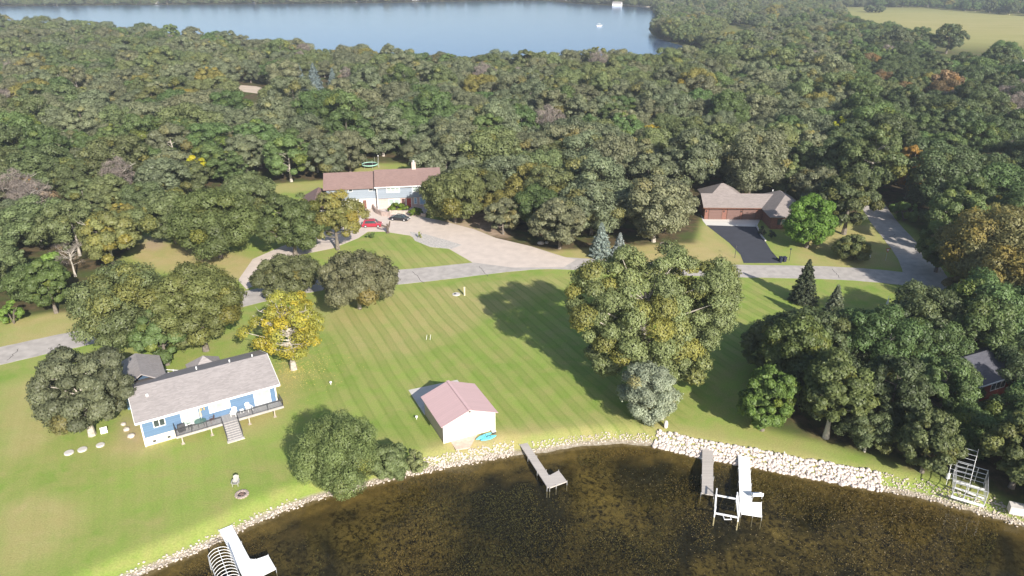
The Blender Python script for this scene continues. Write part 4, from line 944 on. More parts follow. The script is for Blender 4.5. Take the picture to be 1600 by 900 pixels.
MB().box(w2-.06,w2+.03,-.03,.05,0,ze-.1).box(-.03,.06,-.03,.05,0,ze-.1).build('corner_trim', TRIM, b2)
MB().box(5.2,6.05,-.05,-.004,.05,2.05).build('door', WHITE, b2); MB().box(1.8,5.4,l2+.004,l2+.05,.02,2.3).build('overhead_door', WHITE, b2)
MB().box(w2/2-.1,w2/2+.1,-.35,-.2,zr-.35,zr-.2).build('gable_lamp', DARKMETAL, b2)
c_, s_ = math.cos(A2), math.sin(A2)
def b2p(x, y): return (o2.x+x*c_-y*s_, o2.y+x*s_+y*c_)
def slabs(name, pts, m, z=.05): tag(MB().prism(pts, z-.15, z).build(name, m), kind='structure')
slabs('boathouse_apron', [b2p(-.1,l2-.02), b2p(w2+.1,l2-.02), b2p(w2+.1,l2+6.4), b2p(-.1,l2+6.8)], CONCRETE)
slabs('boat_ramp', [b2p(.9,-1.9), b2p(2.6,-2.2), b2p(4.6,-.05), b2p(.9,-.05)], simple('ramp', (.50,.40,.33), .95, .15), .035)
def kayak(x, y, rz, label, L=2.3, w=.42, col=(.12,.52,.62), z=.16):
    t = empty('kayak', (x, y, z), rz, label, 'kayak'); bm = bmesh.new(); bmesh.ops.create_uvsphere(bm, u_segments=20, v_segments=12, radius=1)
    for v_ in bm.verts:
        v_.co.x *= L/2; v_.co.y *= w/2*(1-.35*abs(v_.co.x/(L/2))); v_.co.z *= .17 if v_.co.z > 0 else .14
    me = bpy.data.meshes.new('hull'); bm.to_mesh(me); bm.free(); [setattr(q, 'use_smooth', True) for q in me.polygons]
    link('hull', me, simple('cyan_plastic', col, .4, .05), t); MB().lathe([(.26,0),(.30,.05),(.22,.02)], 14, (0,0,.13)).build('cockpit', DARKMETAL, t)
x, y = b2p(5.1,-.95); kayak(x, y, A2+R(12), 'upper of two turquoise kayaks before the boathouse', 2.5, .75)
x, y = b2p(5.5,-1.55); kayak(x, y, A2+R(4), 'lower of two turquoise kayaks, nearer the shore stones', 2.3, .75)
x, y = b2p(6.6,-.7); t = empty('cooler_box', (x,y,0), A2, 'small dark box beside the kayaks', 'box'); MB().box(-.25,.25,-.18,.18,0,.3).build('body', DARKMETAL, t, bevel=.02); MB().box(-.27,.27,-.2,.2,.302,.36).build('lid', TRIM, t)
for u, v, lb in ((517,601,'white sprinkler cap on the lawn right of the yellow tree'),(651,655,'white ball shaped lamp on the grass left of the boathouse')):
    p = G(u, v); t = empty('yard_light', (p.x,p.y,0), 0, lb, 'yard lamp'); MB().tube([(0,0,0),(0,0,.3)], .05).build('post', WHITE, t); MB().lathe([(.1,0),(.19,.06),(.17,.2),(.05,.25)], 12, (0,0,.3)).build('cap', WHITE, t)
p = G(726,461.5); t = empty('wooden_post', (p.x,p.y,0), 0, 'short tan post in a bare patch of lawn below the road', 'post'); MB().box(-.13,.13,-.13,.13,0,1.55).build('shaft', simple('tan_wood', (.55,.50,.38), .9), t); MB().box(-.16,.16,-.16,.16,1.552,1.64).build('cap', simple('cream', (.70,.62,.42), .8), t)
p = G(713,460); t = empty('manhole', (p.x,p.y,0), 0, 'round concrete ring with dark opening left of the tan post', 'manhole'); MB().lathe([(.75,0),(.72,.10),(.3,.11)], 20).build('collar', CONCRETE, t); MB().lathe([(.28,0),(.26,.03)], 14, (-.25,0,.115)).build('cover', DARKMETAL, t)
p = G(669,531); t = empty('croquet_stakes', (p.x,p.y,0), 0, 'pair of thin leaning stakes in the middle of the lawn', 'stakes')
MB().tube([(-.3,0,0),(-.15,0,.9)], .03).build('stake', WHITE, t); MB().tube([(.3,0,0),(.45,.1,.9)], .03).build('stake', WHITE, t)

# --- docks
def dock(name, label, pts, z=-.45, m=None, w=1.2, plat=None, legs=True, thick=.14):
    """pts: centre line world points of the walkway; plat: platform polygon"""
    a, b = Vector(pts[0]), Vector(pts[1]); t = empty(name, (a.x, a.y, WZ), 0, label, 'dock'); L = (b-a).length; d = (b-a).normalized(); n_ = Vector((-d.y, d.x)); k = max(int(round(L/2.9)), 1); zz = z-WZ
    for i in range(k):
        p, q = d*(L*i/k+.01), d*(L*(i+1)/k-.01); P = [p-n_*w/2, q-n_*w/2, q+n_*w/2, p+n_*w/2]
        MB().prism([tuple(v_) for v_ in P], zz-thick, zz).build('deck_section', m, t)
    if plat is not None: MB().prism([(x-a.x, y-a.y) for x, y in plat], zz-thick, zz-.004).build('platform', m, t)
    pr = []
    if legs:
        for i in range(0, k+1):
            for s_ in (-1, 1): c = d*(L*i/k)+n_*s_*(w/2+.06); pr.append((c.x, c.y))
    if plat is not None: pr += [(x-a.x, y-a.y) for x, y in plat]
    for c in pr: MB().tube([(c[0], c[1], -1.4), (c[0], c[1], zz+.10)], .035).build('leg', ALU, t)
    return t
WHT = stripes_mat('white_decking', (.88, .88, .87), (.70, .70, .70), 1, .62, .02, noise=.02); GRYD = stripes_mat('grey_planks', (.46, .42, .385), (.32, .29, .26), 1, .16, .12, noise=.1)
w_ = lambda u, v, z=-.45: tuple(G(u, v, z).to_2d())
dock('swim_dock', 'bright white dock with wide end platform at the bottom left of the photo', [w_(352,824), w_(398,912)], m=WHT, w=1.35, plat=[w_(383,872), w_(399,874), w_(419,867), w_(431,888), w_(395,906), w_(386,900)])
dock('swim_dock', 'short grey plank dock with angled end platform below the boathouse', [w_(818,693), w_(862,760)], m=GRYD, w=1.05, plat=[w_(858,743), w_(873,735), w_(886,752), w_(859,762)])
MB()
dock('swim_dock', 'straight grey dock on the left side of the right hand boat lift', [w_(1106,694), w_(1105.5,772)], m=GRYD, w=1.3)
dk2 = dock('swim_dock', 'bright white dock with square end platform right of the boat lift', [w_(1162.5,713), w_(1166,801)], m=WHT, w=1.35, plat=[w_(1158,784), w_(1190,785), w_(1190.5,807), w_(1158,802)])
p = G(1182,777,-.45); t = empty('dock_bench', (p.x,p.y,-.45), R(0), 'white bench at the end platform of the right hand white dock', 'bench'); MB().box(-.6,.6,-.3,.3,.42,.48).build('seat', WHT, t); MB().box(-.6,.6,-.38,-.31,.42,.85).build('backrest', WHT, t)
for a in (-.55,.5):
    for b in (-.25,.2): MB().box(a,a+.05,b,b+.05,-.0,.42).build('leg', ALU, t)
p = G(1147,757,-.3)
# boat lift between the docks
q = [Vector(w_(1119,772,-.3)), Vector(w_(1151,778,-.3)), Vector(w_(1154,807,-.3)), Vector(w_(1117,800,-.3))]; o3 = q[0]
t = empty('boat_lift', (o3.x,o3.y,WZ), 0, 'empty white frame boat lift standing in the water between two docks', 'boat lift')
q = [v_-o3 for v_ in q]
for i in range(4):
    a, b = q[i], q[(i+1)%4]; MB().obox((a.x,a.y,.55),(b.x,b.y,.55), .16,.14).build('beam', ALU_WHITE, t)
    MB().box(a.x-.06,a.x+.06,a.y-.06,a.y+.06,-1.2,1.5).build('post', ALU_WHITE, t)
MB().obox((q[1].x,q[1].y,1.45),(q[2].x,q[2].y,1.45),.12,.12).build('side_rail', ALU_WHITE, t); MB().obox((q[0].x,q[0].y,1.45),(q[3].x,q[3].y,1.45),.12,.12).build('side_rail', ALU_WHITE, t)
m_ = (q[2]+q[3])/2; MB().obox((m_.x-.4,m_.y-.05,.55),(m_.x-.4,m_.y-.65,.55),.07,.07).obox((m_.x+.35,m_.y,.55),(m_.x+.35,m_.y-.62,.55),.07,.07).obox((m_.x-.43,m_.y-.65,.55),(m_.x+.38,m_.y-.65,.55),.07,.07).build('motor_bracket', ALU_WHITE, t)
# canopy lift at the left dock
c0, c1, c2, c3 = [Vector(w_(*a, .9)) for a in ((325,868),(358,857),(384,925),(350,940))]
t = empty('canopy_boat_lift', (c0.x,c0.y,WZ), 0, 'boat lift with bare arched canopy ribs left of the bottom left dock', 'boat lift'); qq = [v_-c0 for v_ in (c0,c1,c2,c3)]
for a in qq: MB().tube([(a.x,a.y,-1.3),(a.x,a.y,1.9)], .05).build('post', ALU, t)
mb = MB()
for a, b in ((0,3),(1,2)): mb.tube([(qq[a].x,qq[a].y,1.9),(qq[b].x,qq[b].y,1.9)], .05)
mb.build('side_rail', ALU, t)
rb = []
for k in range(15):
    f = k/14; a = qq[0].lerp(qq[3], f); b = qq[1].lerp(qq[2], f); pts = []
    for j in range(9):
        s_ = j/8; pp = a.lerp(b, s_); pts.append((pp.x, pp.y, 1.9+.55*(1-abs(2*s_-1)**2.6)))
    MB().tube(pts, .028, 5).build('canopy_rib', ALU_WHITE, t)
a = (qq[0]+qq[1])/2; b = (qq[2]+qq[3])/2; MB().tube([(a.x,a.y,2.45),(b.x,b.y,2.45)], .03).build('ridge_pole', ALU_WHITE, t)
cc = (qq[0]+qq[1]+qq[2]+qq[3])/4; dr = (qq[3]-qq[0]).normalized(); ang = math.atan2(dr.y, dr.x)
t = empty('water_scooter', (c0.x+cc.x+dr.x*.3, c0.y+cc.y+dr.y*.3, WZ+.55), ang, 'blue water scooter parked beneath the bare canopy ribs', 'water scooter')
bm = bmesh.new(); bmesh.ops.create_uvsphere(bm, u_segments=20, v_segments=12, radius=1)
for v_ in bm.verts: v_.co.x *= 1.5; v_.co.y *= .55*(1-.3*max(-v_.co.x/1.5,0)**2); v_.co.z *= .42
me = bpy.data.meshes.new('hull'); bm.to_mesh(me); bm.free(); [setattr(k_, 'use_smooth', True) for k_ in me.polygons]; link('hull', me, simple('blue_gelcoat', (.03,.14,.50), .25), t)
MB().box(-.2,1.0,-.18,.18,.3,.6).build('seat', DARKMETAL, t, bevel=.06); MB().tube([(-.35,-.35,.75),(-.35,.35,.75)], .03).tube([(-.5,0,.3),(-.35,0,.75)], .06).build('handlebar', DARKMETAL, t)
# mooring poles on the docks, stake on the bank
p = G(1224,716); t = empty('marker_stake', (p.x,p.y,0), 0, 'thin pale stake at the upper edge of the white riprap', 'stake'); MB().box(-.05,.05,-.05,.05,-.2,.9).build('shaft', simple('pale_wood', (.62,.52,.38), .9), t); MB().box(-.07,.07,-.07,.07,.902,.94).build('cap', TRIM, t)
# stored lift frames on the right bank
a, b, c = G(1487,776,.1), G(1537,791,.1), G(1545,752,.1)
t = empty('stored_boat_lift', (a.x,a.y,0), math.atan2(b.y-a.y, b.x-a.x), 'aluminium boat lift frame stored upright on the right bank under the trees', 'boat lift')
Lx = (b-a).to_2d().length; Ly = 4.4
for i, x in enumerate((0, Lx*.36, Lx*.7, Lx)):
    MB().tube([(x,0,0),(x,0,2.1)], .05).build('post', ALU, t); MB().tube([(x,Ly,0),(x,Ly,2.1)], .05).build('post', ALU, t)
for z in (.25,.8,1.45,2.05):
    MB().tube([(0,0,z),(Lx,0,z)], .035).build('cross_rail', ALU, t); MB().tube([(0,0,z),(0,Ly,z)], .035).build('side_rail', ALU, t); MB().tube([(Lx,0,z),(Lx,Ly,z)], .035).build('side_rail', ALU, t); MB().tube([(0,Ly,z),(Lx,Ly,z)], .035).build('cross_rail', ALU, t)
MB().obox((-.1,-.1,.18),(Lx,-.1,.18), .28,.16).obox((0,1.6,.4),(Lx,1.2,.3),.2,.12).obox((0,2.9,.4),(Lx,2.7,.5),.2,.12).build('cradle_beam', ALU_WHITE, t)
t = empty('canopy_rack', (a.x+.6,a.y+2.2,0), math.atan2(b.y-a.y, b.x-a.x), 'tall ladder like canopy frame leaning behind the stored lift', 'canopy frame')
for x in (0, 2.2): MB().tube([(x,0,0),(x,2.0,4.6)], .035).build('rail', ALU, t)
for k in range(8): MB().tube([(0,.35+.22*k,.8+.5*k),(2.2,.35+.22*k,.8+.5*k)], .025).build('rung', ALU, t)
p = G(1480,748,0); t = empty('white_buoy', (p.x,p.y,0), 0, 'white cylindrical tank left of the stored lift', 'tank'); MB().lathe([(.1,0),(.22,.08),(.22,.7),(.08,.8)], 12).build('body', WHITE, t, smooth=False); MB().lathe([(.06,.8),(.06,.9)], 8).build('valve', DARKMETAL, t)
p = G(1588,798,0); tag(MB().slab([(-.9,-.5,.75),(1.0,-.5,.62),(1.0,.6,.62),(-.7,.6,.78)], .95).build('concrete_block', CONCRETE, None, (p.x,p.y,0), R(-12), bevel=.04), 'tilted grey concrete block on the right shore', 'block')

# --- pale stones under the silvery tree
for i, (u, v, sx_, sy_, sz_, lb) in enumerate([(1034,655,.34,.25,.62,'pale square standing stone beneath the silvery tree'),(1040,668,.26,.3,.55,'pale rounded stone nearest the water below the silvery tree'),(1036,644,.16,.16,.9,'slim pale post stone highest up the slope below the silvery tree')]):
    p = G(u, v); bm = bmesh.new(); bmesh.ops.create_icosphere(bm, subdivisions=3, radius=1); r_ = random.Random(i+5)
    for q_ in bm.verts: k_ = max(abs(q_.co.x),abs(q_.co.y),abs(q_.co.z)); q_.co = q_.co.lerp(q_.co/k_, .5)*r_.uniform(.94,1.04); q_.co.x *= sx_; q_.co.y *= sy_; q_.co.z *= sz_
    me = bpy.data.meshes.new('standing_stone'); bm.to_mesh(me); bm.free(); tag(link('standing_stone', me, simple('white_stone', (.62,.57,.52), .9, .12), None, (p.x,p.y,sz_*.9)), lb, 'stone')

# --- grey two storey house
o4 = Vector((-33.3, 172.6, 0)); A4 = R(9)
g4 = empty('grey_house', o4, A4, 'two storey grey blue house with reddish brown roof and brick chimney', 'house')
MB().box(0,15.2,0,9,0,2.75).build('lower_wall', simple('pink_stone_wall', (.52,.40,.36), .9, .12, 2), g4)
MB().box(-.02,15.2,-.35,9,2.75,5.9).build('upper_wall', SIDING_GREY, g4)
MB().box(-12.2,-.03,1.0,9.3,0,2.6).build('lower_wall', simple('pale_wall', (.62,.58,.55), .9, .08, 2), g4); MB().box(-12.2,-.03,.8,9.3,2.6,5.5).build('upper_wall', SIDING_GREY, g4)
rf = MB(); gable_roof(rf, -.5, 15.9, -1.0, 9.6, 5.85, 8.9, .2); gable_roof(rf, -12.9, -.52, .1, 9.9, 5.5, 8.4, .2); gable_roof_y(rf, -18.2, -10.6, -9.0, 5.0, 2.9, 4.9, .2); r4 = rf.build('roof', SHING_R, g4)
MB().box(-17.6,-11.2,-8.4,4.5,0,2.85).build('garage_wall', simple('pale_wall2', (.6,.57,.54), .9), g4)
rfx = MB().box(8.9,9.9,3.9,4.9,7.5,10.4); ch = rfx.build('chimney', simple('chimney_brick', (.52,.42,.36), .9, .15, 3), r4); MB().lathe([(.2,0),(.17,.35),(.3,.42)], 10, (9.4,4.4,10.4)).build('chimney_pot', TRIM, ch)
for x in (3.0, 5.7, 11.8): MB().lathe([(.12,0),(.12,.5)], 8, (x,5.6,8.1)).build('roof_vent', DARKMETAL, r4)
MB().box(-.55,15.95,-1.06,-1.003,5.62,5.88).box(-.06,.12,-.42,-.35,0,5.6).build('gutter', TRIM, g4)
window(g4, 2.3,5.6,4.2,5.55,-.35, glass=GLASS_GREEN, panes=3, t=.18); window(g4, 8.6,13.2,4.1,5.55,-.35, glass=GLASS_GREEN, panes=3, t=.18)
window(g4, 2.6,5.4,.9,2.5,0, glass=GLASS_GREEN, panes=2, t=.15); window(g4, 8.9,9.7,.9,2.6,0, panes=1, t=.14, glass=simple('sky_glass',(.30,.45,.60),.1)); window(g4, 10.3,11.9,.7,2.6,0, panes=1, t=.14, glass=simple('sky_glass2',(.30,.45,.60),.1)); window(g4,12.3,13.4,.7,2.6,0,panes=1,t=.14)
window(g4,-2.0,-1.0,4.5,5.2,.8,panes=1); window(g4,-6.9,-5.9,4.5,5.3,.8,panes=1)
MB().box(5.9,6.6,-.06,-.004,.1,2.4).build('side_door', simple('dark_door', (.10,.055,.05), .5), g4)
d_ = MB().box(7.1,8.2,-.08,-.004,.1,2.4).build('front_door', simple('red_door', (.42,.075,.06), .5), g4); MB().box(6.95,7.09,-.1,0,.05,2.5).box(8.21,8.35,-.1,0,.05,2.5).build('door_frame', TRIM, d_); MB().box(8.0,8.06,-.14,-.08,1.1,1.2).build('handle', ALU, d_)
MB().box(-3.6,-2.8,.93,.996,.05,2.15).build('service_door', simple('brown_door', (.17,.08,.06), .6), g4); MB().box(-8.9,-4.3,.93,.996,.05,2.2).build('garage_door', WHITE, g4)
def loc4(x, y, z=0): return (o4.x+x*math.cos(A4)-y*math.sin(A4), o4.y+x*math.sin(A4)+y*math.cos(A4), z)
# front garden: curved wall, steps, planters
pts = [G(u, v).to_2d() for u, v in ((585,317),(583,326),(588,333),(597,337),(609,338))]
mb = MB()
for p, q_ in zip(pts[:-1], pts[1:]): mb.obox((*p,.55),(*q_,.55),.4,1.1)
t = tag(mb.build('retaining_wall', simple('wall_stone', (.36,.28,.25), .9, .3, 2)), 'low curved stone retaining wall above the black car', 'wall')
pts = [G(u, v).to_2d() for u, v in ((609,333),(634,334),(664,339),(668,331))]
mb = MB()
for p, q_ in zip(pts[:-1], pts[1:]): mb.obox((*p,.4),(*q_,.4),.4,.8)
tag(mb.build('retaining_wall', simple('planter_stone', (.45,.38,.33), .9, .25, 2)), 'straight low stone planter wall behind the black car', 'wall')
slabs('front_terrace', [tuple(G(u,v).to_2d()) for u, v in ((586,330),(587,318),(640,314),(668,318),(666,334),(610,334))], simple('terrace', (.50,.44,.41), .9, .12, 2), .12)
fbush('hedge', 'low clipped green hedge along the terrace', 622, 329, 318, 34, (.15,.22,.03), 71, nleaf=4500, leaf=.16, ncl=26, cat='hedge', flat=.6)
fbush('hedge', 'clipped green hedge directly right of the black car', 648, 337, 326, 26, (.14,.21,.03), 72, nleaf=4500, leaf=.16, ncl=24, cat='hedge')
patio_chair(loc4(3.0,-2.2,.12), R(20), 'left metal chair on the grey house terrace'); patio_chair(loc4(4.6,-2.4,.12), R(-30), 'right metal chair on the grey house terrace')
# cars
def car(name, label, u, v, rz, paint, suv=False, L=4.7, Wd=1.85):
    p = G(u, v); t = empty(name, (p.x,p.y,.03), rz, label, 'car'); pm = simple('car_paint', paint, .22, .03, 1, spec=.6); pm.node_tree.nodes['Principled BSDF'].inputs['Coat Weight'].default_value = .6
    hb = .98 if suv else .86; hr = 1.75 if suv else 1.42; h = L/2
    prof = [(-h,.35),(-h+.05,.75 if suv else .72),(-h+.35,hb),(-h+1.0,hb+.02)] + ([(-h+.75,hr-.08),(-h+1.4,hr),(.2,hr)] if suv else [(-h+1.35,hr-.08),(-h+1.9,hr),(.25,hr)]) + [(1.15,hb+.04),(h-.35,hb-.16),(h-.03,.62),(h,.35),(h-.2,.25),(-h+.2,.25)]
    prof = [(-h,.35),(-h+.04,.74),(-h+.3,hb)] + ([(-h+.55,hr-.1),(-h+.9,hr)] if suv else [(-h+.95,hb+.04),(-h+1.5,hr-.06),(-h+1.9,hr)]) + [(.3,hr),(.75,hr-.12),(1.35,hb+.02),(h-.3,hb-.14),(h-.02,.62),(h,.35),(h-.2,.24),(-h+.2,.24)]
    mb = MB(); n_ = len(prof)
    def wid(z): return Wd/2*(1 if z < hb+.03 else 1-.2*(z-hb)/(hr-hb))
    secs = []
    for s_ in (-1, -.93, .93, 1):
        secs.append([(x, s_*wid(z), z if abs(s_) < 1 else (z-.03 if z > .5 else z+.02)) for x, z in prof])
    vs = [v_ for s_ in secs for v_ in s_]; fs = [tuple(range(n_)), tuple(reversed(range(3*n_, 4*n_)))]
    for a in range(3):
        for i in range(n_): j = (i+1)%n_; fs.append((a*n_+i, a*n_+j, (a+1)*n_+j, (a+1)*n_+i))
    body = mb.add(vs, fs).build('body', pm, t, bevel=.02)
    x0, x1 = (-h+.6, .85) if suv else (-h+1.2, .95)
    for s_ in (-1, 1):
        yb, yt = s_*(Wd/2*1.0+.006), s_*(Wd/2*.845+.004); MB().add([(x0+.05,yb,hb+.06),(x1+.3,yb,hb+.06),(x1-.25,yt,hr-.12),(x0+.35,yt,hr-.12)], [(0,1,2,3)]).build('side_window', GLASS, t)
        for x in (-h+.85, h-.95):
            w = MB().tube([(x,s_*(Wd/2-.2),.33),(x,s_*(Wd/2+.012),.33)], .34, 18).build('wheel', TYRE, t); MB().tube([(x,s_*(Wd/2-.05),.33),(x,s_*(Wd/2+.022),.33)], .2, 12).build('rim', ALU, w)
        MB().box(h-.14,h+.008,s_*.62-.2,s_*.62+.2,.55,.70).build('headlight', TRIM, t); MB().box(-h-.008,-h+.1,s_*.66-.16,s_*.66+.16,.6,.78).build('tail_light', simple('red_lens', (.4,.02,.02), .3), t)
        MB().box(.85,1.0,s_*(Wd/2+.09)-.08,s_*(Wd/2+.09)+.08,hb+.02,hb+.17).build('mirror', pm, t)
    MB().add([(.8,-Wd*.39,hr-.10),(.8,Wd*.39,hr-.10),(1.36,Wd*.45,hb+.06),(1.36,-Wd*.45,hb+.06)], [(0,1,2,3)]).build('windscreen', GLASS, t)
    xr = -h+.53 if suv else -h+1.42; MB().add([(xr,-Wd*.38,hr-.14),(xr,Wd*.38,hr-.14),(xr-(.2 if suv else .42),Wd*.44,hb+.08),(xr-(.2 if suv else .42),-Wd*.44,hb+.08)], [(3,2,1,0)]).build('rear_window', GLASS, t)
    return t
car('parked_sedan', 'black sedan parked by the hedge in front of the grey house', 625, 344, R(-14), (.012,.014,.02))
car('parked_suv', 'dark red car half hidden under the yellow tinged tree', 582, 354, R(4), (.34,.018,.04), True)
p = G(606,364); t = empty('carved_figure', (p.x,p.y,0), 0, 'dark carved wooden eagle statue on the drive island edge', 'statue')
BRZ = simple('dark_carving', (.10,.075,.06), .8, .3, 4)
MB().lathe([(.45,0),(.38,.25),(.22,.35),(.26,.9),(.32,1.3),(.2,1.7),(.14,1.85)], 12).build('body', BRZ, t)
MB().lathe([(.1,0),(.2,.12),(.17,.3),(.04,.38)], 10, (-.02,0,1.85)).build('head', BRZ, t)
MB().add([(-.2,0,1.6),(-1.3,-.1,2.1),(-1.5,-.15,1.8),(-1.0,-.1,1.5),(-.2,0,1.2),(-.2,.1,1.6),(-1.3,0,2.1),(-1.5,-.05,1.8),(-1.0,0,1.5),(-.2,.1,1.2)], [(0,1,2,3,4),(9,8,7,6,5),(0,5,6,1),(1,6,7,2),(2,7,8,3),(3,8,9,4),(4,9,5,0)]).add([(.15,0,1.7),(.55,0,2.9),(.75,.05,2.7),(.45,0,1.2),(.15,.1,1.7),(.55,.1,2.9),(.75,.15,2.7),(.45,.1,1.2)], [(0,1,2,3),(7,6,5,4),(0,4,5,1),(1,5,6,2),(2,6,7,3),(3,7,4,0)]).build('wings', BRZ, t)
# trampoline
p = G(578, 261); t = empty('trampoline', (p.x,p.y,0), 0, 'round trampoline with pale green rim behind the grey house', 'trampoline')
MB().lathe([(2.15,0),(2.15,.04)], 28, (0,0,.85)).build('mat', simple('black_mesh', (.03,.03,.03), .8), t)
bm = MB(); bm.tube([(math.cos(k*.2244)*2.3, math.sin(k*.2244)*2.3, .88) for k in range(29)], .16, 6, False).build('rim_pad', simple('green_pad', (.35,.60,.48), .6), t)
for k in range(6):
    a = k*1.047; x, y = math.cos(a)*2.4, math.sin(a)*2.4; MB().tube([(x,y,0),(x,y,2.6)], .03).build('net_pole', ALU, t)
p = G(590,262); 
for (u, v, lb) in ((592,262,'slim lamp post behind the grey house roof'),(1148,403,'left one of two dark lamp posts flanking the black drive'),(1233,407,'right one of two dark lamp posts flanking the black drive')):
    p = G(u, v); t = empty('lamp_post', (p.x,p.y,0), 0, lb, 'lamp post'); hh = 3.4 if v < 300 else 2.3
    MB().tube([(0,0,0),(0,0,hh)], [.06,.045], 8).build('pole', DARKMETAL if v > 300 else ALU, t); MB().lathe([(.08,0),(.17,.12),(.15,.34),(.03,.42)], 10, (0,0,hh)).build('lantern', DARKMETAL if v > 300 else TRIM, t)

# --- brown brick house with three garage doors
o5 = Vector((45.9, 164.6, 0)); A5 = R(-1.5)
h5 = empty('brick_house', o5, A5, 'brown brick house with hipped roofs and a three door garage', 'house')
MB().box(0,13.6,0,7.4,0,3.05).build('garage_wall', BRICK, h5); MB().box(13.6,22.5,-6.6,8.5,0,3.05).build('wall', BRICK, h5); MB().box(1.5,13.6,7.4,12,0,3.0).build('rear_wall', BRICK, h5)
rf = MB(); rf.slab([(-.6,-.7,3.1),(15.5,-.7,3.1),(17.3,3.7,5.35),(-.6,3.7,5.35)], .18); rf.slab([(17.3,3.7,5.35),(-.6,3.7,5.35),(-.6,8.2,3.1),(17.3,8.2,3.1)], .18)
gable_roof(rf, 1.0, 11.0, 4.4, 14.4, 3.3, 6.3, .18, 5.6, 6.2)
xm = 18.2; rf.slab([(13.0,-7.3,3.08),(23.2,-7.3,3.08),(xm,-.2,6.2)], .18); rf.slab([(23.2,-7.3,3.08),(23.2,9.2,3.08),(xm,3.8,6.2),(xm,-.2,6.2)], .18); rf.slab([(13.0,9.2,3.08),(13.0,-7.3,3.08),(xm,-.2,6.2),(xm,3.8,6.2)], .18); rf.slab([(23.2,9.2,3.08),(13.0,9.2,3.08),(xm,3.8,6.2)], .18)
r5 = rf.build('roof', SHING_B, h5)
MB().lathe([(.12,0),(.12,.4)], 8, (16.6,4.0,5.9)).build('roof_vent', WHITE, r5)
GD = stripes_mat('brown_garage_door', (.175,.105,.09), (.10,.06,.05), 2, .55, .08, noise=.03)
for x in (1.0, 5.3, 8.95):
    gd = MB().box(x,x+3.0,-.055,-.004,.04,2.5).build('garage_door', GD, h5)
    MB().box(x-.09,x-.003,-.09,0,.03,2.6).box(x+3.003,x+3.09,-.09,0,.03,2.6).box(x-.09,x+3.09,-.09,0,2.503,2.62).build('door_frame', simple('brown_trim', (.11,.06,.045), .7), gd)
MB().box(-.65,15.4,-.76,-.703,2.9,3.12).build('gutter', simple('brown_gutter', (.16,.075,.05), .6), h5)
window(h5, 15.0,16.9,1.0,2.5,-6.6, frame=simple('brown_frame', (.12,.07,.06), .6)); window(h5, 18.6,21.2,.8,2.5,-6.6, frame=TRIM, panes=3)
for x in (.35, 4.5, 8.6): MB().box(x-.09,x+.09,-.18,-.004,1.9,2.25).build('wall_lantern', DARKMETAL, h5)
pts = W([(1181,352),(1184,358),(1190,370),(1196,377)]); mb = MB()
for p, q_ in zip(pts[:-1], pts[1:]): mb.obox((*p,.14),(*q_,.14),.3,.3)
tag(mb.build('garden_kerb', CONCRETE), 'pale stone kerb edging the right side of the black drive', 'kerb')
fbush('shrub', 'dark shrub beside the brown garage corner', 1191, 368, 352, 16, (.09,.11,.06), 75, nleaf=2500, leaf=.16, ncl=14); fbush('shrub', 'round shrub against the brick front wall', 1205, 372, 360, 16, (.10,.12,.07), 76, nleaf=2500, leaf=.16, ncl=14)
def bin_(u, v, label, c):
    p = G(u, v); t = empty('wheeled_bin', (p.x,p.y,0), R(10), label, 'bin'); m_ = simple('bin_plastic', c, .5)
    MB().add([(-.24,-.28,.06),(.24,-.28,.06),(.24,.28,.06),(-.24,.28,.06),(-.3,-.36,1.0),(.3,-.36,1.0),(.3,.36,1.0),(-.3,.36,1.0)], [(0,3,2,1),(4,5,6,7),(0,1,5,4),(1,2,6,5),(2,3,7,6),(3,0,4,7)]).build('body', m_, t); MB().slab([(-.33,-.42,1.04),(.33,-.42,1.04),(.33,.4,1.1),(-.33,.4,1.1)], .05).build('lid', m_, t)
    for s_ in (-1,1): MB().tube([(s_*.24,.3,.1),(s_*.3,.3,.1)], .1, 10).build('wheel', TYRE, t)
bin_(1219.5, 409, 'left one of two dark bins at the mouth of the black drive', (.02,.025,.05)); bin_(1225.5, 409, 'right one of two dark bins at the mouth of the black drive', (.03,.03,.06))
# yield sign
p = G(1383.5,407); t = empty('yield_sign', (p.x,p.y,0), R(10), 'yield sign on a thin post in the grass corner of the junction', 'road sign')
MB().tube([(0,0,0),(0,0,2.55)], .04, 6).build('post', ALU, t)
s_ = .52; tri = [(0,1.75),(s_,2.65),(-s_,2.65)]
pl = MB().add([(x,-.05,z) for x, z in tri]+[(x,-.075,z) for x, z in tri], [(0,1,2),(5,4,3),(0,3,4,1),(1,4,5,2),(2,5,3,0)]).build('sign_plate', simple('sign_red', (.55,.04,.04), .5), t)
cx, cz = 0, 2.35; MB().add([(cx+(x-cx)*.66,-.079,cz+(z-cz)*.66) for x, z in tri], [(2,1,0)]).build('sign_face', WHITE, pl)
cu = bpy.data.curves.new('yield_text', 'FONT'); cu.body = 'YIELD'; cu.size = .17; cu.align_x = 'CENTER'; cu.extrude = .001
to = bpy.data.objects.new('lettering', cu); COL.objects.link(to); to.rotation_euler = (R(90),0,0); to.location = (0,-.083,2.42); cu.materials.append(simple('sign_red_text', (.55,.04,.04), .5)); to.parent = pl; bpy.context.view_layer.update(); tm_ = bpy.data.meshes.new_from_object(to.evaluated_get(bpy.context.evaluated_depsgraph_get())); to2 = link('lettering', tm_, None, pl, (0,-.083,2.42)); to2.rotation_euler = (R(90),0,0); bpy.data.objects.remove(to)
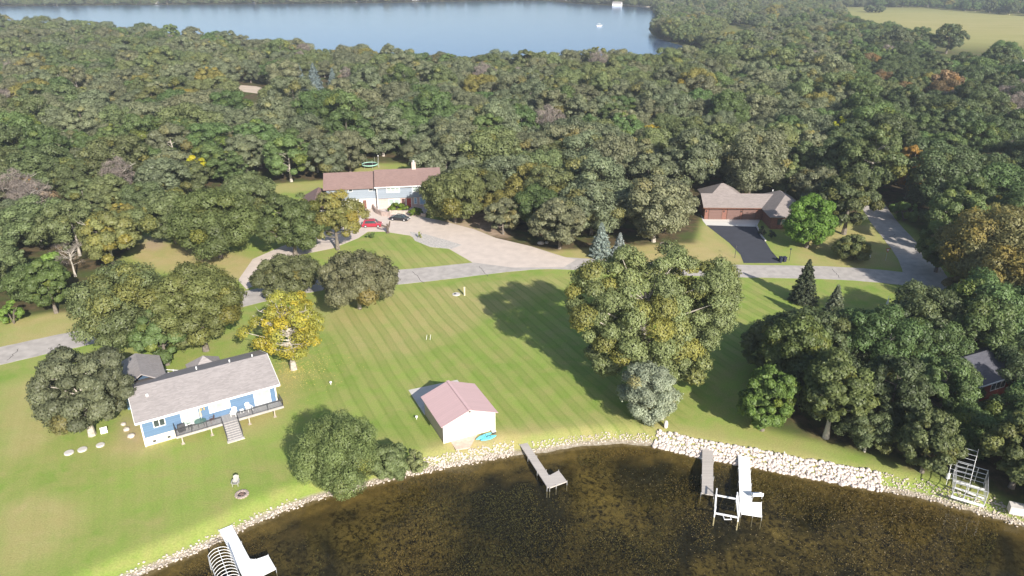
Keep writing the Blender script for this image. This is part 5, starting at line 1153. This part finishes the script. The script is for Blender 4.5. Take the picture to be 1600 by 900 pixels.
p = G(1357,402); t = empty('mailbox_stand', (p.x,p.y,0), R(5), 'white box stand with brown roof beside the wide wild bush', 'mailbox'); MB().box(-.3,.3,-.25,.25,0,1.15).build('box', WHITE, t); MB().add([(-.4,-.35,1.15),(.4,-.35,1.15),(.4,.35,1.15),(-.4,.35,1.15),(-.4,0,1.5),(.4,0,1.5)], [(0,1,5,4),(2,3,4,5),(0,4,3),(1,2,5),(3,2,1,0)]).build('roof', simple('brown_roof', (.17,.09,.06), .8), t)
tag(sheet('patch_stub', [(0,0),(1,0),(1,1)], ROAD, -3), kind='structure') if False else None
p = G(1386,477); t = empty('garden_obelisk', (p.x,p.y,0), 0, 'slim white pointed obelisk at the grove edge above the right lawn', 'obelisk'); MB().add([(-.18,-.18,0),(.18,-.18,0),(.18,.18,0),(-.18,.18,0),(0,0,1.7)], [(0,1,4),(1,2,4),(2,3,4),(3,0,4),(3,2,1,0)]).build('shaft', WHITE, t); MB().lathe([(.05,0),(.09,.08),(.02,.16)], 8, (0,0,1.62)).build('finial', WHITE, t)
p = G(845,381); bm_ = None
for i, (dx, s_, lb) in enumerate(((0,.75,'larger grey rock at the wood edge above the road'),(1.3,.5,'smaller grey rock at the wood edge above the road'))):
    bm = bmesh.new(); bmesh.ops.create_icosphere(bm, subdivisions=2, radius=s_); r_ = random.Random(i+40)
    for q_ in bm.verts: q_.co *= r_.uniform(.82,1.1); q_.co.z *= .6
    me = bpy.data.meshes.new('boulder'); bm.to_mesh(me); bm.free(); tag(link('boulder', me, STONE, None, (p.x+dx,p.y+.3*i,.15)), lb, 'rock')
# --- red cabin in the right hand grove
p = G(1503,636); A6 = R(24); t = empty('red_cabin', (p.x,p.y,0), A6, 'dark roofed red cabin half hidden in the right hand grove', 'cabin'); REDW = simple('red_cabin_wall', (.20,.05,.035), .85, .2)
MB().box(0,9.5,0,7,0,3.2).add([(0,0,3.2),(0,7,3.2),(0,3.5,5.0),(9.5,0,3.2),(9.5,7,3.2),(9.5,3.5,5.0)], [(0,1,2),(3,5,4),(0,2,5,3),(1,4,5,2)]).build('wall', REDW, t)
rf = MB(); gable_roof(rf, -.6, 10.1, -.6, 7.6, 3.15, 5.3, .16); rf.build('roof', shingle('dark_shingles', (.085,.085,.10)), t); MB().box(-.65,10.15,-.66,-.603,2.95,3.16).build('fascia', TRIM, t)
window(t, .8,2.2,1.0,2.0,0); window(t, 5.2,8.2,1.2,2.8,0, panes=3)
# --- far house at the right edge, white house beyond the trees, far shore cottages
def cottage(label, x, y, w, d, h, rz, wallc, roofm, zr=2.0):
    t = empty('cottage', (x,y,0), rz, label, 'house'); MB().box(-w/2,w/2,-d/2,d/2,0,h).add([(-w/2,-d/2,h),(-w/2,d/2,h),(-w/2,0,h+zr-.15),(w/2,-d/2,h),(w/2,d/2,h),(w/2,0,h+zr-.15)], [(0,1,2),(3,5,4),(0,2,5,3),(1,4,5,2)]).build('wall', simple('cottage_wall', wallc, .8, .05), t)
    rf = MB(); gable_roof(rf, -w/2-.5, w/2+.5, -d/2-.5, d/2+.5, h-.02, h+zr, .18); rf.build('roof', roofm, t)
    for k in (-.3,.05,.3): window(t, w*k-.6,w*k+.6,1.0,2.3,-d/2)
p = G(1598,108); cottage('large grey roofed house at the right edge beyond the shaded lawn', p.x-3, p.y, 20, 10, 3.4, R(14), (.55,.60,.66), SHING_L, 3.4)
p = G(1209,13); cottage('white farmhouse between trees at the top of the photo', p.x, p.y, 18, 9, 6, R(5), (.8,.8,.8), SHING_L)
p = G(1592,196); cottage('tan roofed shed at the right edge in the dark woods', p.x, p.y, 9, 7, 2.4, R(20), (.5,.4,.3), simple('tan_roof', (.52,.42,.30), .8))
for i, (u, v, c, w, lb) in enumerate([(168,5,(.5,.5,.5),9,'white cottage on the far shore, leftmost'),(246,5.5,(.5,.48,.44),12,'low cream cottage on the far shore, second from the left'),(392,5.5,(.4,.4,.42),9,'grey cottage on the far shore above the blue spruces'),(560,3,(.5,.48,.46),10,'pale cottage on the far shore above the centre of the lake'),(650,1.5,(.55,.55,.55),12,'white boathouse like cottage on the far shore right of the lake centre'),(965,9.5,(.78,.78,.76),14,'white cottage beside the sandy beach of the far shore')]):
    p = G(u, v); cottage(lb, p.x, p.y+4, w, 8, 4, R(10-7*i), c, SHING_L if i % 2 else SHING_B, 2.4)
    featured.append((p.x, p.y, 14))
sand = simple('beach_sand', (.55,.49,.40), .95, .1, .1)
tag(MB().prism([tuple(G(u,v).to_2d()) for u, v in ((880,1.5),(960,5.2),(1012,12.5),(1018,10),(960,2.5),(890,-.5))], .0, .12).build('far_beach', sand), kind='structure')
tag(MB().prism([tuple(G(u,v).to_2d()) for u, v in ((362,141),(425,149),(430,142),(400,135),(364,132))], -.1, .05).build('sandy_clearing', simple('clearing_sand', (.52,.43,.35), .95, .15, .3)), kind='structure')
# boat on the far lake
p = G(936,41); t = empty('motor_boat', (p.x,p.y,.1), R(15), 'tiny white motor boat on the far lake', 'boat')
MB().add([(-3,-1.1,0),(1.5,-1.1,0),(3.2,0,.2),(1.5,1.1,0),(-3,1.1,0),(-3,-1.3,1.0),(1.7,-1.3,1.05),(3.8,0,1.2),(1.7,1.3,1.05),(-3,1.3,1.0)], [(4,3,2,1,0),(5,6,7,8,9),(0,1,6,5),(1,2,7,6),(2,3,8,7),(3,4,9,8),(4,0,5,9)]).build('hull', WHITE, t)
MB().box(-1.6,1.2,-1.0,1.0,2.5,2.62).build('canopy', WHITE, t)
for a in (-1.5,1.0):
    for b in (-.9,.9): MB().tube([(a,b,.9),(a,b,2.5)], .04).build('post', ALU, t)

# ------------------------------------------------------------------ riprap and shore stones
rk = []
for i in range(7):
    bm = bmesh.new(); bmesh.ops.create_icosphere(bm, subdivisions=2, radius=1); r_ = random.Random(500+i); pl_ = [Vector((r_.gauss(0,1),r_.gauss(0,1),r_.gauss(0,1))).normalized() for _ in range(7)]
    for q_ in bm.verts:
        for n_ in pl_:
            d_ = q_.co.dot(n_)
            if d_ > .72: q_.co -= n_*(d_-.72)
        q_.co *= r_.uniform(.95,1.05)
    me = bpy.data.meshes.new('boulder'); bm.to_mesh(me); bm.free(); rk.append(me)
LIME = simple('limestone', (.56,.49,.445), .9, .14, 1.2, bump=.3); LIME.node_tree.nodes
for me in rk: me.materials.append(LIME)
def shore_curve(u0, u1, step):
    P = [Vector(G(u, v, WZ).to_2d()) for u, v in SHORE_PX if u0-90 <= u <= u1+90]; out = []
    for a, b in zip(P[:-1], P[1:]):
        L = (b-a).length; k = max(int(L/step), 1); d = (b-a)/L
        for j in range(k): out.append((a.lerp(b, j/k), Vector((-d.y, d.x))))
    return [(p_, n_) for p_, n_ in out if u0 <= to_px(p_.x, p_.y, WZ)[0] <= u1]
r_ = random.Random(9); cand = []
for p_, n_ in shore_curve(1022, 1377, .30):
    for row in range(7):
        s_ = -.1 + row*.38 + r_.uniform(-.12,.12); q_ = p_+n_*s_ + Vector((r_.uniform(-.12,.12), r_.uniform(-.1,.1))); cand.append((q_.x, q_.y, float(terrain_z(np.array([q_.x]), np.array([q_.y]))[0])+.05, r_.uniform(.20,.33), r_.randrange(7)))
r_.shuffle(cand); cand.sort(key=lambda c: -c[3])
def place_txt(u):
    return 'left of the grey dock' if u < 1097 else 'under the grey dock foot' if u < 1114 else 'between grey and white docks' if u < 1155 else 'under the white dock foot' if u < 1172 else 'between white dock and stake' if u < 1222 else 'right of the marker stake' if u < 1300 else 'near the right end'
rip = []
for c in cand[:290]:
    o_ = link('riprap_boulder', rk[c[4]], None, None, (c[0],c[1],c[2])); s_ = c[3]; o_.scale = (s_*1.12, s_, s_*.85); o_.rotation_euler = (r_.uniform(-.4,.4), r_.uniform(-.4,.4), r_.uniform(0,6.28))
    hgt = 'at the waterline' if c[2] < -.80 else 'along the top edge' if c[2] > -.12 else 'on the slope'
    tag(o_, f"{'large' if s_ > .305 else 'medium' if s_ > .27 else 'small'} white riprap boulder {hgt} {place_txt(to_px(c[0],c[1],-.5)[0])}", 'boulder', 'white limestone riprap boulders'); rip.append(o_)
unlabel(rip)
def merge_rocks(name, items, label, m):
    bases = [(np.array([v_.co[:] for v_ in me.vertices]), np.array([p_.vertices[:] for p_ in me.polygons])) for me in rk]; V = []; Q = []; off = 0
    rs = np.random.RandomState(3)
    for x, y, z, s_, k in items:
        v_, f_ = bases[k]; a = rs.rand()*6.28; sc_ = np.array([s_*rs.uniform(.9,1.4), s_*rs.uniform(.75,1.1), s_*rs.uniform(.55,.95)])
        w = v_*sc_; w = np.stack([w[:,0]*math.cos(a)-w[:,1]*math.sin(a), w[:,0]*math.sin(a)+w[:,1]*math.cos(a), w[:,2]], 1)+np.array([x,y,z]); V.append(w); Q.append(f_+off); off += len(v_)
    me = np_mesh(name, np.concatenate(V), np.concatenate(Q)); o_ = link(name, me, m); return tag(o_, label, 'stones', kind='stuff')
items = [(c[0],c[1],c[2],c[3],c[4]) for c in cand[290:]]
merge_rocks('riprap_stones', items, 'smaller limestone stones filling the white riprap', LIME)
items = []
for (u0, u1, wd, dens, sm) in ((150,470,.95,13,.115),(470,640,.6,8,.12),(640,838,1.7,32,.13),(838,1022,.95,12,.11),(1378,1700,2.2,26,.10)):
    for p_, n_ in shore_curve(u0, u1, .5):
        for k in range(dens):
            off_ = 0.0 if not (838 <= u0 < 1022) else .6
            s_ = r_.uniform(-.15, wd)+off_; q_ = p_+n_*s_+Vector((r_.uniform(-.3,.3), r_.uniform(-.3,.3))); zt = float(terrain_z(np.array([q_.x]), np.array([q_.y]))[0]); items.append((q_.x,q_.y,zt+.05,r_.uniform(.4,1.35)*sm,r_.randrange(7)))
items = [it for it in items if not (0.2 < it[0] < 2.6 and it[1] > 73.6)]
merge_rocks('shore_stones', items, 'loose pale stones lining the water edge', simple('shore_rock', (.50,.435,.375), .92, .2, .7))
# ------------------------------------------------------------------ water weeds: little sprays under and at the surface
rs = np.random.RandomState(21); n0 = 300000; x = rs.uniform(-46, 66, n0); y = rs.uniform(38, 78, n0); sd_ = shore_sd(x, y)
dn = vnoise(x, y, 7, 31)*.6 + vnoise(x, y, 2.2, 32)*.4; keep = (sd_ < -.8) & (abs(x) < .80*y+4) & (rs.rand(n0) < smooth(.36, .60, dn)*.97+.03); x, y, dn, sd_ = x[keep], y[keep], dn[keep], sd_[keep]
zb = terrain_z(x, y); z = zb + (WZ-.06-zb)*rs.beta(2.0, 2.2, len(x)); 
P = np.stack([x, y, z], 1); N = rs.randn(len(x), 3)+np.array([0,0,1.3]); V = leaf_quads(P, N, .085, rs, .5)
me = np_mesh('water_weeds', V, np.arange(len(V)).reshape(-1, 4)); col = np.ones((len(x), 4), np.float32); col[:,0] = np.clip(.12+.55*vnoise(x, y, 4, 44)+rs.randn(len(x))*.13, 0, 1); col[:,1] = np.clip(vnoise(x, y, 9, 41)*1.6-.4+rs.randn(len(x))*.2, 0, 1)
at = me.attributes.new('tint', 'FLOAT_COLOR', 'POINT'); at.data.foreach_set('color', np.repeat(col, 4, 0).ravel())
m, nn, ll = mat('pond_weed'); b_ = nn['Principled BSDF']; b_.inputs['Roughness'].default_value = .8; a_ = nn.new('ShaderNodeAttribute'); a_.attribute_name = 'tint'; sp_ = nn.new('ShaderNodeSeparateColor'); ll.new(a_.outputs['Color'], sp_.inputs[0])
mx = nn.new('ShaderNodeMix'); mx.data_type = 'RGBA'; mx.inputs[6].default_value = (.12,.13,.065,1); mx.inputs[7].default_value = (.26,.205,.095,1); ll.new(sp_.outputs[1], mx.inputs[0])
mr_ = nn.new('ShaderNodeMapRange'); mr_.inputs[3].default_value = .35; mr_.inputs[4].default_value = 1.7; ll.new(sp_.outputs[0], mr_.inputs[0]); vm_ = nn.new('ShaderNodeVectorMath'); vm_.operation = 'SCALE'; ll.new(mx.outputs[2], vm_.inputs[0]); ll.new(mr_.outputs[0], vm_.inputs['Scale']); ll.new(vm_.outputs[0], b_.inputs['Base Color'])
tag(link('water_weeds', me, m), 'brown and olive weeds filling the shallow near lake', 'water weeds', kind='stuff')
fx, fy = G(459,577).x, G(459,577).y; k = 1500; a = rs.rand(k)*6.28; rr_ = np.abs(rs.randn(k))*4.2+.4; V = leaf_quads(np.stack([fx+np.cos(a)*rr_, fy+np.sin(a)*rr_, np.full(k, .03)], 1), np.array([[0,0,1.0]])+rs.randn(k,3)*.3, .075, rs, .7)
tag(link('fallen_leaves', np_mesh('fallen_leaves', V, np.arange(len(V)).reshape(-1, 4)), simple('yellow_leaf_litter', (.50,.40,.12), .9, .3)), 'yellow leaves fallen on the grass under the half bare cottonwood', 'leaves', kind='stuff')
# floating leaf specks on the right part
k = 2600; x = rs.uniform(8, 60, k); y = rs.uniform(46, 74, k); sd_ = shore_sd(x, y); kp = (sd_ < -.6) & (abs(x) < .8*y) & (rs.rand(k) < smooth(5, 40, x)); x, y = x[kp], y[kp]
V = leaf_quads(np.stack([x, y, np.full(len(x), WZ+.012)], 1), np.array([[0,0,1.0]])+rs.randn(len(x),3)*.02, .065, rs, .6)
tag(link('floating_leaves', np_mesh('floating_leaves', V, np.arange(len(V)).reshape(-1, 4)), simple('fallen_leaf', (.42,.34,.20), .8, .3)), 'pale fallen leaves floating on the right part of the water', 'leaves', kind='stuff')
# ------------------------------------------------------------------ the air
hb = MB().box(-2500, 2500, -30, 2300, -6, 60).build('haze', None); tag(hb, 'thin blue daylight haze', 'haze', kind='stuff')
m, nn, ll = mat('haze'); nn.remove(nn['Principled BSDF']); pv = nn.new('ShaderNodeVolumePrincipled'); pv.inputs['Density'].default_value = .00018; pv.inputs['Color'].default_value = (.80,.88,1,1); pv.inputs['Anisotropy'].default_value = .1
ll.new(pv.outputs[0], nn['Material Output'].inputs['Volume']); hb.data.materials.append(m)
